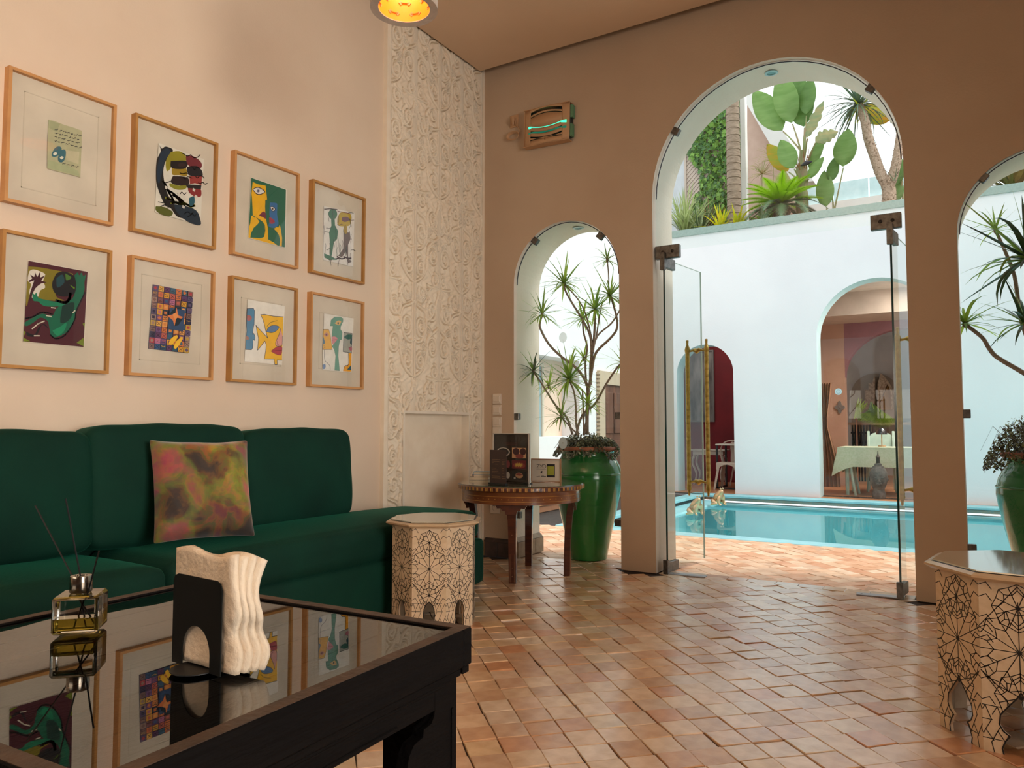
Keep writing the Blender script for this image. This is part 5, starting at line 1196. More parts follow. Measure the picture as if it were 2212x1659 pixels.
# g: blue strip and yellow face
t = frame(2, 1, 'oak framed picture, lower row third, yellow face profile beside a blue strip', (-.16, .135, -.19, .185)); A = Art((460, 580), 5.821, t.location)
A.poly('ece6da', [(437,388),(903,472),(868,1213),(397,1168)])
ol = '4e4a4c'; bl_ = '5e8fae'; ye = 'f0bd22'
P = [(430,505),(510,502),(522,530),(518,700),(503,770),(500,830),(512,815),(528,850),(524,905),(505,890),(498,1000),(485,1022),(410,1018),(415,900),(425,790),(422,700)]; A.poly(bl_, P); A.line(ol, P+[P[0]], .003)
A.poly('b86a64', [(430,590),(465,590),(490,622),(465,655),(430,650)], True); A.poly('b08070', [(415,852),(438,852),(456,880),(432,898),(415,890)], True)
P = [(885,608),(760,600),(650,578),(600,582),(628,640),(645,700),(662,780),(687,872),(640,822),(580,760),(540,715),(552,780),(572,880),(567,950),(560,1028),(608,970),(652,912),(670,960),(662,1040),(645,1137),(768,1140),(778,1208),(808,1208),(806,1150),(868,1153)]; A.poly(ye, P); A.line(ol, P, .0035)
P = [(670,795),(700,740),(760,715),(830,732),(800,780),(740,807)]; A.poly('5f86b4', P, True); A.line(ol, P+[P[0]], .0025, True); A.line('8a7a3a', [(680,728),(725,680),(808,655)], .003, True)
P = [(852,752),(830,830),(788,930),(796,972),(830,978),(868,962),(874,850)]; A.poly('dfa29a', P); A.line(ol, P, .003, True); A.line(ol, [(808,910),(806,950),(826,962)], .0025)
P = [(728,1040),(800,988),(866,985),(863,1062),(845,1088),(780,1072)]; A.poly('b8404a', P, True); A.line('5a2028', [(740,1040),(800,1035),(864,1030)], .0025, True); A.line('5a2028', P+[P[0]], .0015, True)
put(t, A)
# h: green long-necked figure between two faces
t = frame(3, 1, 'oak framed picture, lower row fourth, green long-necked head between two square faces', (-.15, .14, -.18, .18)); A = Art((460, 580), 5.821, t.location)
A.poly('ece6da', [(1398,565),(1770,628),(1742,1308),(1375,1275)])
P = [(1530,608),(1600,608),(1635,630),(1635,665),(1605,730),(1603,765),(1625,800),(1620,890),(1597,900),(1580,980),(1575,1100),(1592,1285),(1530,1280),(1542,1100),(1525,1020),(1500,980),(1530,920),(1495,860),(1503,780),(1510,722),(1476,722),(1485,650)]; A.poly('76a590', P); A.line('5f8070', P+[P[0]], .0018)
A.poly('e8bd7c', [(1530,690),(1570,655),(1612,665),(1585,712)], True); A.ell('6a6a5c', 1574, 688, 10, 14); A.poly('dc9a9e', [(1490,862),(1530,855),(1566,885),(1510,952),(1497,920)], True); A.line('a86a70', [(1495,905),(1560,888)], .002)
P = [(1388,765),(1455,765),(1475,830),(1500,1020),(1380,1020),(1385,900)]; A.poly('eab95c', P); A.line('8a8078', P+[P[0]], .0025); A.poly('c89a8c', [(1392,832),(1425,805),(1458,830),(1425,858)], True); A.ell('8a5a6a', 1425, 832, 10, 12); A.poly('6a8aa0', [(1386,850),(1400,900),(1407,935),(1386,950)], True); A.line('8a8078', [(1380,970),(1402,975),(1410,990),(1380,1010)], .002)
A.line('8a8488', [(1400,1022),(1405,1150),(1440,1190),(1470,1225),(1475,1275)], .003, True); A.poly('7c93b8', [(1378,1210),(1410,1205),(1415,1240),(1395,1266),(1378,1250)], True)
P = [(1645,805),(1750,818),(1742,1065),(1635,1045)]; A.poly('a9a99c', P); A.line('2a2a30', P+[P[0]], .003); A.poly('3c6a5e', [(1645,862),(1690,830),(1747,835),(1740,882),(1690,892)], True); A.poly('244a52', [(1730,885),(1748,880),(1745,958),(1722,935)], True); A.poly('b06a76', [(1705,1000),(1745,980),(1745,1038),(1715,1025)], True); A.line('2a2a30', [(1705,1000),(1730,985),(1745,980)], .002)
P = [(1704,1062),(1742,1068),(1738,1296),(1634,1290),(1648,1235),(1704,1205)]; A.poly('efa81c', P); A.line('2a2a30', [(1704,1062),(1704,1205),(1660,1225),(1640,1275)], .0035, True); A.poly('1f5a6a', [(1684,1272),(1735,1215),(1737,1278)])
put(t, A)
# ================================================================ SOFA
velvet = mat('green_velvet', '032a20', .8, col2='043326', scale=3, sheen=.45, ss='1f7a60', bump=.15, bscale=120, spec=.2)
def soft_box(x0, x1, y0, y1, z0, z1, r=.05, puff=.02, axis=2, wr=None, seg=22):
    """upholstered block: subdivided box with rounded edges, swollen faces and creases"""
    b = bmesh.new(); bmesh.ops.create_cube(b, size=2)
    bmesh.ops.subdivide_edges(b, edges=b.edges, cuts=seg, use_grid_fill=True)
    h = ((x1-x0)/2, (y1-y0)/2, (z1-z0)/2); c = Vector(((x0+x1)/2, (y0+y1)/2, (z0+z1)/2))
    for v in b.verts:
        p = v.co; q = Vector([math.copysign(1-(1-abs(p[i]))**1.0, p[i])*h[i] for i in range(3)])
        # round the edges
        inner = Vector([max(-h[i]+r, min(h[i]-r, q[i])) for i in range(3)]); d = q-inner
        if d.length > 1e-9: q = inner+d.normalized()*min(r, d.length if sum(1 for i in range(3) if abs(d[i]) > 1e-9) == 1 else r)
        a1, a2 = [i for i in range(3) if i != axis]
        s = puff*(1-(p[a1])**2)*(1-(p[a2])**2)*(1 if abs(p[axis]) > .3 else 0); q[axis] += math.copysign(s, p[axis])
        for o_ in (a1, a2):
            oo = a2 if o_ == a1 else a1
            q[o_] += math.copysign(puff*.35*(1-p[oo]**2)*(abs(p[o_]) > .9), p[o_])
        w = c+q
        if wr: w = w+wr(w, p)
        v.co = w
    me = bpy.data.meshes.new('soft'); b.to_mesh(me); b.free(); me.polygons.foreach_set('use_smooth', [True]*len(me.polygons)); return me
def mpart(name, me, m, parent, loc=None, rot_=None, sub=1):
    me.materials.append(m); me.name = name; o = link(name, me, parent, loc, rot_)
    if sub: s = o.modifiers.new('sub', 'SUBSURF'); s.levels = s.render_levels = sub
    return o
SX0, SX1 = -3.485, -2.79; SO = Vector((-3.15, 2.2, 0))
sofa = thing('sofa', 'long dark green velvet sofa with loose cushions along the left wall', 'sofa', tuple(SO))
def L(x0, x1, y0, y1, z0, z1): return (x0-SO.x, x1-SO.x, y0-SO.y, y1-SO.y, z0, z1)
mpart('base', soft_box(*L(SX0, SX1+.005, -.6, 4.235, .01, .335), r=.06, puff=.012, seg=18), velvet, sofa)
def crease(w, p):
    y = w.y+SO.y; x = w.x+SO.x; o = Vector((0, 0, 0))
    f = max(0, 1-abs(y-3.75)/.55)
    if p.z > .5 or p.x > .9: o.z = .006*f*math.sin((y*1.0+.35*(x+3))*62)*(.3+.7*max(0, p.x)); o.x = .005*f*math.sin((y+.4*w.z)*58)*(p.x > .9)
    return o
mpart('seat_cushion', soft_box(*L(SX0+.02, SX1, 1.93, 4.175, .315, .505), r=.07, puff=.04, wr=crease, seg=46), velvet, sofa)
mpart('seat_cushion', soft_box(*L(SX0+.02, SX1+.01, -.55, 1.915, .315, .50), r=.07, puff=.035, seg=30), velvet, sofa)
def back(y0, y1, lean, z1, nm=0):
    cx, cy = -3.318-SO.x, (y0+y1)/2-SO.y
    hw = (y1-y0)/2
    def wr(w, p):
        e = (abs(p.y)**4)*(abs(p.z)**4)
        return Vector((.003*math.sin(w.y*46+w.z*22)*abs(p.y)**3*(p.x > .5), 0, .0022*math.sin(w.y*23+y0*5)*(p.z > .9)))
    me = soft_box(-.10, .10, -hw, hw, 0, z1-.50, r=.05, puff=.045, axis=0, wr=wr, seg=26)
    o = mpart('back_cushion', me, velvet, sofa); o.location = (cx, cy, .515); o.rotation_euler = (0, lean, 0); return o
back(2.66, 3.43, math.radians(-4), 1.015); back(1.84, 2.66, math.radians(-5), 1.035); back(1.02, 1.85, math.radians(-4.5), 1.01); back(.2, 1.01, math.radians(-4.5), 1.01)
mpart('back_panel', soft_box(*L(-3.50, -3.44, -.55, 3.4, .30, .80), r=.02, puff=0, seg=6), velvet, sofa)
# throw cushion
cm = bpy.data.materials.new('mottled_velvet'); cm.use_nodes = True; nt = cm.node_tree; b_ = nt.nodes['Principled BSDF']; b_.inputs['Roughness'].default_value = .7; b_.inputs['Sheen Weight'].default_value = .4
tc = nt.nodes.new('ShaderNodeTexCoord')
def noise_ramp(scale, cols, seed, dist=1.2):
    n = nt.nodes.new('ShaderNodeTexNoise'); n.noise_dimensions = '4D'; n.inputs['W'].default_value = seed; n.inputs['Scale'].default_value = scale; n.inputs['Detail'].default_value = 6; n.inputs['Distortion'].default_value = dist
    r = nt.nodes.new('ShaderNodeValToRGB'); e = r.color_ramp
    for i, (p_, c) in enumerate(cols):
        q = e.elements[i] if i < 2 else e.elements.new(p_)
        q.position = p_; q.color = lin(c)
    nt.links.new(tc.outputs['Object'], n.inputs['Vector']); nt.links.new(n.outputs['Fac'], r.inputs['Fac']); return r.outputs['Color'], n.outputs['Fac']
ca, _ = noise_ramp(9, [(.34, '1c1624'), (.42, '4a2c22'), (.47, '8a5c1e'), (.52, '6f7420'), (.57, 'b8702a'), (.64, '9a3a50')], 3.1, .6)
cb_, fb = noise_ramp(5, [(.42, '122826'), (.48, '5a3c22'), (.54, '88ac34'), (.62, 'd4508c')], 8.3, .5)
mx = nt.nodes.new('ShaderNodeMix'); mx.data_type = 'RGBA'; mx.inputs[0].default_value = .45; nt.links.new(ca, mx.inputs[6]); nt.links.new(cb_, mx.inputs[7]); sx_ = nt.nodes.new('ShaderNodeSeparateXYZ'); nt.links.new(tc.outputs['Object'], sx_.inputs[0]); ad = nt.nodes.new('ShaderNodeMath'); nt.links.new(sx_.outputs[0], ad.inputs[0]); nt.links.new(sx_.outputs[2], ad.inputs[1]); gr_ = nt.nodes.new('ShaderNodeValToRGB'); gr_.color_ramp.elements[0].position = 0; gr_.color_ramp.elements[0].color = lin('bcae98'); gr_.color_ramp.elements[1].position = .40; gr_.color_ramp.elements[1].color = lin('ffc0d8'); e_ = gr_.color_ramp.elements.new(.2); e_.color = lin('fff4c0'); nt.links.new(ad.outputs[0], gr_.inputs['Fac']); m2 = nt.nodes.new('ShaderNodeMix'); m2.data_type = 'RGBA'; m2.blend_type = 'MULTIPLY'; m2.inputs[0].default_value = .9; nt.links.new(mx.outputs[2], m2.inputs[6]); nt.links.new(gr_.outputs['Color'], m2.inputs[7]); nt.links.new(m2.outputs[2], b_.inputs['Base Color'])
def pillow(w, h, d, seg=26, seed=0):
    rg = random.Random(seed); vs = []; n = seg
    for side in (1, -1):
        for i in range(n+1):
            for j in range(n+1):
                u, v = 2*i/n-1, 2*j/n-1
                prof = ((1-u**4)*(1-v**4))**.55
                x, z = u*w/2*(1-.07*(1-u*u)*0-.06*(1-abs(v)**3)*abs(u)**6*0), v*h/2
                # edges bow inward between the pulled corners
                x *= 1-.05*(1-v*v); z *= 1-.05*(1-u*u)
                y = side*d/2*prof+.004*math.sin(u*17+v*9)*prof+.005*math.sin(v*23-u*6)*(1-prof)*(abs(u) < .95)
                vs.append((x, y, z))
    N = (n+1)**2; fs = []
    for s in (0, 1):
        for i in range(n):
            for j in range(n):
                a = s*N+i*(n+1)+j; q = (a, a+1, a+n+2, a+n+1); fs.append(q if s else q[::-1])
    for i in range(n):
        for (a, b) in ((i*(n+1), (i+1)*(n+1)), (i*(n+1)+n, (i+1)*(n+1)+n)): fs.append((a, b, b+N, a+N))
        for (a, b) in ((i, i+1), (n*(n+1)+i, n*(n+1)+i+1)): fs.append((a, b, b+N, a+N))
    return MB().add(vs, fs)
pil = part('throw_cushion', pillow(.45, .47, .15, seed=2), cm, None, True, loc=(-3.055, 2.25, .765)); sb = pil.modifiers.new('sub', 'SUBSURF'); sb.levels = sb.render_levels = 1
pil.rotation_euler = (math.radians(-17), math.radians(1), math.radians(72))
tag(pil, 'square throw cushion in mottled olive, rust and pink velvet on the sofa', 'cushion')
part('piping', MB().tube([(-.21, 0, -.222), (0, 0, -.217), (.21, 0, -.222)], .003, 5), cm, pil)
# ================================================================ COFFEE TABLE
ebony = mat('blackened_wood', '080606', .7, col2='0e0a08', scale=6, stretch=(6, 1, 6), bump=.4, bscale=14, spec=.12); edge_w = mat('worn_brown_edge', '4a3526', .5, col2='33241a', scale=14, bump=.3)
ZT2 = .645; ang = math.radians(2.5)
ct = thing('coffee_table', 'black carved wooden table with a glass top in the foreground', 'table', (-1.303, .862, 0), ang)
WX, WY = .44, .40
def rail(x0, x1, y0, y1, nm='top_rail'):
    part(nm, MB().cbox(x0, x1, y0, y1, ZT2-.07, ZT2+.004, .003).cbox(x0+.004, x1-.004, y0+.004, y1-.004, ZT2-.085, ZT2-.07, .002), [ebony], ct)
rail(-WX, WX, WY-.03, WY); rail(-WX, WX, -WY, -WY+.03); rail(-WX, -WX+.03, -WY+.03, WY-.03); rail(WX-.03, WX, -WY+.03, WY-.03)
part('worn_edge', MB().box(-WX+.002, WX-.002, WY-.028, WY-.002, ZT2+.0035, ZT2+.0048).box(-WX+.002, WX-.002, -WY+.002, -WY+.028, ZT2+.0035, ZT2+.0048).box(-WX+.002, -WX+.028, -WY+.028, WY-.028, ZT2+.0035, ZT2+.0048).box(WX-.028, WX-.002, -WY+.028, WY-.028, ZT2+.0035, ZT2+.0048), edge_w, ct)
part('glass_top', MB().add([(-WX+.03, -WY+.03, ZT2), (WX-.03, -WY+.03, ZT2), (WX-.03, WY-.03, ZT2), (-WX+.03, WY-.03, ZT2)], [(0,1,2,3)]), pane_mat('table_glass', (.80, .88, .84), 3.4), ct)
for i in range(7):
    w = 2*(WX-.03)/7; part('plank', MB().cbox(-WX+.03+i*w+.001, -WX+.03+(i+1)*w-.001, -WY+.03, WY-.03, ZT2-.03, ZT2-.006, .002), mat('dark_plank', '2a2119', .6, col2='1c1611', scale=5, stretch=(6, 1, 1), bump=.3), ct)
IN = .03
ZA = ZT2-.085; ZB = .513
def leg_side(a):
    l = [(-a, ZA), (-a, 0), (-a+.16, 0), (-a+.16, .435), (-a+.155, .456), (-a+.14, .472), (-a+.112, .476), (-a+.11, .489), (-a+.085, .492), (-a+.076, .503), (-a+.074, ZB), (-a+.074, ZA)]
    return l
for s in (-1, 1):
    part('apron', MB().box(-WX+IN+.05, WX-IN-.05, s*(WY-IN)-.012, s*(WY-IN)+.012, ZB, ZA), ebony, ct)
    part('apron', MB().box(s*(WX-IN)-.012, s*(WX-IN)+.012, -WY+IN+.05, WY-IN-.05, ZB, ZA), ebony, ct)
    part('moulding', MB().cbox(s*(WX-IN)-.015, s*(WX-IN)+.015, -WY+.05, WY-.05, ZA-.012, ZA-.004, .002).cbox(s*(WX-IN)-.015, s*(WX-IN)+.015, -WY+.22, WY-.22, ZB+.004, ZB+.010, .002), ebony, ct)
for sx in (-1, 1):
    for sy in (-1, 1):
        mb = MB(); L1, L2 = WX-IN, WY-IN
        mb.prism([(x*-sx if sx > 0 else x, z) for x, z in leg_side(L1)], sy*L2-.0125, sy*L2+.0125, 'y')
        mb.prism([(x*-sy if sy > 0 else x, z) for x, z in leg_side(L2)], sx*L1-.0125, sx*L1+.0125, 'x')
        o = part('leg', mb, ebony, ct)
        st_ = MB()
        for k0, k1 in ((.012, .02), (.135, .141)):
            for a_ in (k0,): st_.cbox(sx*L1-.016, sx*L1+.016, sy*(L2-k0) if sy < 0 else L2-k1, sy*(L2-k1) if sy < 0 else L2-k0, .03, .50 if k0 < .1 else .42, .001) if sy > 0 else st_.cbox(sx*L1-.016, sx*L1+.016, -L2+k0, -L2+k1, .03, .50 if k0 < .1 else .42, .001)
        part('moulding', st_, ebony, o)
# ---- reed diffuser
bl_p = at(172, 1360, 'z', ZT2+.005)
bt = thing('diffuser_bottle', 'square clear glass bottle of yellow oil with a silver collar on the coffee table', 'bottle', (bl_p.x, bl_p.y, ZT2+.005), math.radians(-43+90))
gm = bpy.data.materials.new('bottle_glass'); gm.use_nodes = True; g_ = gm.node_tree.nodes['Principled BSDF']; g_.inputs['Transmission Weight'].default_value = 1; g_.inputs['Roughness'].default_value = .0; g_.inputs['IOR'].default_value = 1.45; g_.inputs['Base Color'].default_value = (.97, .97, .94, 1)
oil = bpy.data.materials.new('yellow_oil'); oil.use_nodes = True; g_ = oil.node_tree.nodes['Principled BSDF']; g_.inputs['Transmission Weight'].default_value = .85; g_.inputs['Roughness'].default_value = .02; g_.inputs['IOR'].default_value = 1.36; g_.inputs['Base Color'].default_value = lin('d8c050')
h = .041
part('body', MB().cbox(-h, h, -h, h, 0, .072, .005).lathe([(.018, .072), (.016, .078), (.016, .09)], 20), gm, bt, True)
part('inner_wall', MB().cbox(-h+.004, h-.004, -h+.004, h-.004, .0065, .0685, .003), gm, bt, True)
part('oil', MB().cbox(-h+.005, h-.005, -h+.005, h-.005, .007, .030, .002), oil, bt, True)
part('collar', MB().lathe([(.0195, .074), (.0205, .076), (.0205, .103), (.0195, .106), (.011, .106), (.010, .098)], 28), mat('silver_collar', 'a89c8c', .2, 1), bt, True)
for (px, lab) in (((76, 1092), 'black diffuser reed leaning furthest left'), ((142, 1077), 'black diffuser reed standing nearly upright'), ((214, 1190), 'short black diffuser reed leaning right')):
    top = at(*px, 'y', bl_p.y-.01); foot = Vector((bl_p.x-(top.x-bl_p.x)*.28, bl_p.y+.012, ZT2+.014)); dd_ = top-foot
    c = foot; t = tag(part('diffuser_reed', MB().tube([(0, 0, 0), dd_], .0017, 6), blackm, None, True, loc=c), lab, 'reed', 'diffuser reeds in the bottle')
# ---- napkin holder and napkins
n0, n1 = at(372, 1428, 'z', ZT2+.005), at(476, 1462, 'z', ZT2+.005)
na_ = math.atan2(n1.y-n0.y, n1.x-n0.x); NW = (n1-n0).length
nh = thing('napkin_holder', 'black metal napkin holder with an arched cut-out plate', 'napkin holder', (n0.x, n0.y, ZT2+.005), na_)
H = .150
def plate(a): return [(0, 0), (0, H-.014), (.004, H-.004), (.014, H), (NW-.014, H), (NW-.004, H-.004), (NW, H-.014), (NW, 0), (NW-.030, 0)]+[(NW/2+.03*math.cos(u)*(NW/2-.030)/.03, .028+.042*math.sin(u)) for u in [PI*k/14 for k in range(15)]]+[(.030, 0)]
part('plate', MB().prism(plate(0), -.001, .001, 'y'), mat('matte_black_metal', '080a09', .6, spec=.2), nh)
part('plate', MB().prism(plate(0), .054, .056, 'y'), mat('matte_black_metal', '101312', .45), nh)
part('base', MB().box(.028, NW-.028, 0, .055, 0, .0015), blackm, nh)
part('foot', MB().prism([(NW/2+(NW/2-.03)*math.cos(u), -.040*math.sin(u)) for u in [PI*k/14 for k in range(15)]], 0, .0015, 'z'), blackm, nh)
napm = mat('napkin_paper', 'e4d3bb', .9, col2='dcc8ae', scale=8, bump=.5, bscale=60)
for k in range(4):
    rgk = random.Random(k+3); off = .010+.0115*k; mb = MB(); nu, nv = 10, 22; vs = []
    w0, w1 = -.004+rgk.uniform(-.004, .004), NW+.032+.004*k; hh = .186-.003*k+rgk.uniform(-.005, .004)
    for i in range(nu+1):
        for j in range(nv+1):
            u, v = i/nu, j/nv; z = .003+v*hh+.006*math.sin(u*7+k)*v; x = w0+(w1-w0)*u
            S_ = .014*math.sin(v*2*PI*.95+.6)*u**2
            y = off+S_*u*(.3+.25*k)+.010*(v-.3)*u*(.35*k)-.0012*math.sin(u*9+v*5+k)
            x += .009*math.sin(v*PI*1.7-.5)*u-.026*max(0, .35-v)*u*0-.020*math.exp(-((v-.34)/.12)**2)*u
            vs.append((x, y, z))
    mb.add(vs, [(i*(nv+1)+j, (i+1)*(nv+1)+j, (i+1)*(nv+1)+j+1, i*(nv+1)+j+1) for i in range(nu) for j in range(nv)])
    o = part('paper_napkin', mb, napm, None, True, loc=(n0.x, n0.y, ZT2+.007)); o.rotation_euler = (0, 0, na_)
    s_ = o.modifiers.new('thick', 'SOLIDIFY'); s_.thickness = .0095; s_.offset = 0
    tag(o, 'folded cream paper napkin standing in the black holder' if 0 < k < 3 else ('frontmost cream napkin in the black holder, seen through its arch' if k == 0 else 'rearmost cream napkin in the black holder'), 'napkin', 'cream napkins in the black holder')
# ================================================================ OCTAGONAL INLAID TABLES
bone = mat('bone_inlay', 'd8c0a0', .35, col2='cdb391', scale=30, coat=.2); inl = mat('black_inlay', '14100f', .4); dkw = mat('dark_inner_wood', '3a2c24', .6)
def star_lines(w, h, zfoot):
    """inlay drawing for one face: stars on a vertical axis, rings of kites round each, in (s,z)"""
    S_ = []
    def seg(a, b): S_.append((a, b))
    ctr = [(0, h*.855, 8, w*.30), (0, h*.60, 12, w*.52), (0, h*.345, 8, w*.30)]
    for cx, cz, n, R in ctr:
        r0, r1, r2 = R*.30, R*.62, R
        for k in range(n):
            a = 2*PI*k/n+(PI/n if n == 8 else 0); am = a+PI/n; d = lambda r, t: (cx+r*math.cos(t), cz+r*math.sin(t)*1.05)
            seg((cx, cz), d(r1, a)); seg(d(r1, a), d(r2*.82, am)); seg(d(r2*.82, am), d(r1, a+2*PI/n))
            seg(d(r2*.82, am), d(r2*1.12, am)); seg(d(r1, a), d(r2, a)) ; seg(d(r2, a), d(r2*1.12, am)); seg(d(r2*1.12, am), d(r2, a+2*PI/n))
            if n == 12 and k % 2: seg(d(r2, a), d(r2*1.35, a))
    for z in (h*.19, h*.08, -0.0+h*.27): seg((-w/2, z), (w/2, z))
    for k in range(-3, 4):
        x = k*w/6.5; seg((x, h*.27), (x+w/13, h*.19)); seg((x+w/13, h*.19), (x, h*.13)); seg((x, h*.13), (x-w/12, h*.06)); seg((x, h*.13), (x+w/10, h*.07)); seg((x, h*.27), (x-w/15, h*.22)); seg((x-w/12, h*.06), (x-w/20, 0))
    for s in (-1, 1):
        for z in [h*t for t in (.97, .9, .78, .72, .66, .54, .48, .42, .3)]: seg((s*w/2, z), (s*w*.40, z+h*.02)); seg((s*w*.40, z+h*.02), (s*w*.33, z-h*.02))
        seg((s*w/2, h*.73), (0, h*.98)); seg((s*w/2, h*.47), (s*w*.1, h*.27)); seg((s*w/2, h*.47), (s*w*.2, h*.36))
    return S_, ctr
def oct_table(loc, rz, side, H, cut, label):
    """cut: list of (s,z) for the foot opening outline, left to right"""
    t = thing('octagonal_side_table', label, 'table', loc, rz, 'octagonal inlaid side tables')
    ap = side/2/math.tan(PI/8); top = H-.025; a = side/2
    outline = [(-a, 0)]+[cut[0]]+cut[1:]+[(a, 0), (a, top), (-a, top)]
    def inside(p):
        x, z = p
        if abs(x) > a+1e-6 or z < 0 or z > top: return False
        poly = outline; c = False; n = len(poly)
        for i in range(n):
            (x1, z1), (x2, z2) = poly[i], poly[(i+1) % n]
            if (z1 > z) != (z2 > z) and x < (x2-x1)*(z-z1)/(z2-z1)+x1: c = not c
        return c
    segs, ctr = star_lines(side, top, 0)
    fm_ = MB().prism(outline, -ap, -ap+.012, 'y'); panel = fm_.mesh('side_panel', [bone]); fix(panel)
    lm = MB(); lw = .0022 if side < .2 else .0026
    for p, q in segs:
        n = 8; run = None
        for k in range(n+1):
            u = k/n; pt = (p[0]+(q[0]-p[0])*u, p[1]+(q[1]-p[1])*u); ok = inside(pt)
            if ok and run is None: run = pt
            last = pt if ok else None if run is None else last
            if (not ok or k == n) and run is not None:
                e = pt if ok else prev
                if (Vector(e)-Vector(run)).length > .003: lm.ribbon([run, e], lw, 'y', -ap-.0006, 0, th=.0008)
                run = None
            prev = pt
    for cx, cz, n, R in ctr: lm.prism([(cx+.0065*side/.2*math.cos(2*PI*k/8), cz+.0065*side/.2*math.sin(2*PI*k/8)) for k in range(8)], -ap-.0012, -ap, 'y')
    lm.ribbon(cut, lw*1.6, 'y', -ap-.0008, 0, th=.001)
    lines = lm.mesh('inlay', [inl]); fix(lines)
    for k in range(8):
        o = link('side_panel', panel, t); o.rotation_euler = (0, 0, k*PI/4)
        o2 = link('inlay', lines, o)
    part('lining', MB().lathe([((ap-.016)/math.cos(PI/8), max(z for s, z in cut)+.01), ((ap-.016)/math.cos(PI/8), top)], 8, M=rot('Z', PI/8)), dkw, t)
    R8 = 1/math.cos(PI/8); o_ = .033
    part('tabletop', MB().lathe([(0, top-.002), ((ap+.012)*R8, top-.002), ((ap+o_)*R8, top+.010), ((ap+o_)*R8, top+.017), ((ap+.012)*R8, H-.001), (0, H-.001)], 8, M=rot('Z', PI/8)), mat('bone_rim', 'cbb08c', .3, col2='bfa27e', scale=14, coat=.4), t)
    part('black_band', MB().lathe([((ap+.016)*R8, H-.004), ((ap+.010)*R8, H+.0012), ((ap+.002)*R8, H+.0012)], 8, M=rot('Z', PI/8)), inl, t)
    part('glass_top', MB().lathe([(0, H+.005), ((ap+.006)*R8, H+.005), ((ap+.008)*R8, H+.001), (0, H+.0005)], 8, M=rot('Z', PI/8)), mat('mirror_inlay_top', 'b8b4a0', .06, col2='a9a692', scale=6, coat=1, spec=.9), t)
    return t
cutA = [(-.028, 0), (-.030, .03), (-.026, .055), (-.030, .085), (-.026, .115), (-.012, .14), (0, .15), (.012, .14), (.026, .115), (.030, .085), (.026, .055), (.030, .03), (.028, 0)]
cutB = [(-.052, .0), (-.056, .02), (-.046, .045), (-.034, .062), (-.052, .075), (-.062, .095), (-.058, .125), (-.036, .155), (-.012, .185), (0, .205), (.012, .185), (.036, .155), (.058, .125), (.062, .095), (.052, .075), (.034, .062), (.046, .045), (.056, .02), (.052, 0)]
oct_table((-2.545, 3.335, 0), math.radians(8+22.5), .178, .555, cutA, 'octagonal bone-inlaid side table standing between sofa end and round table')
oct_table((.13, 3.20, 0), math.radians(-8), .216, .575, cutB, 'larger octagonal bone-inlaid table with scalloped feet at the right edge')
# ================================================================ ROUND TABLE AND WHAT STANDS ON IT
mah = mat('walnut_wood', '3d1a10', .3, col2='572a18', scale=10, stretch=(1, 1, 4), coat=.5); mah2 = mat('red_walnut', '6a3a20', .3, col2='7d4a28', scale=10, coat=.5)
inl_y = mat('yellow_inlay', 'c7963e', .4); dots = mat('bone_dot', 'a87a5a', .4)
RC = (-2.82, 4.72, 0); RT = .455; ZR = .655
rt = thing('round_table', 'round inlaid wooden table with a glass top by the small left arch', 'table', RC, 0)
part('tabletop', MB().lathe([(0, ZR-.04), (RT-.02, ZR-.042), (RT-.002, ZR-.036), (RT, ZR-.012), (RT-.004, ZR-.006), (0, ZR-.006)], 72), mah2, rt, True)
part('glass_top', MB().lathe([(0, ZR), (RT-.006, ZR), (RT-.006, ZR-.005), (0, ZR-.005)], 72), mat('green_tinted_top', '4c5a44', .04, col2='565f48', scale=2, coat=1, spec=1), rt, True)
ry = MB(); rd = MB()
for k in range(72):
    a = 2*PI*k/72
    for s in (-1, 1): ry.box(RT-.001, RT+.0012, -.002, .002, ZR-.034, ZR-.012, 0, rot('Z', a+s*.011))
    rd.box(RT-.001, RT+.0008, -.008, .008, ZR-.034, ZR-.013, 0, rot('Z', a+PI/72))
part('rim_inlay', ry, inl_y, rt, stuff=True); part('rim_blocks', rd, mah, rt, stuff=True)
part('apron', MB().lathe([(RT-.022, ZR-.042), (RT-.030, ZR-.055), (RT-.030, ZR-.125), (RT-.045, ZR-.128)], 72), mah2, rt, True)
ai = MB().lathe([(RT-.0292, ZR-.070), (RT-.0288, ZR-.0715)], 72).lathe([(RT-.0292, ZR-.104), (RT-.0288, ZR-.1055)], 72)
for k in range(56): ai.lathe([(0, 0), (.003, 0)], 6, M=rot('Z', 2*PI*k/56) @ tr(RT-.0285, 0, ZR-.088) @ rot('Y', PI/2))
part('apron_inlay', ai, inl_y, rt, stuff=True)
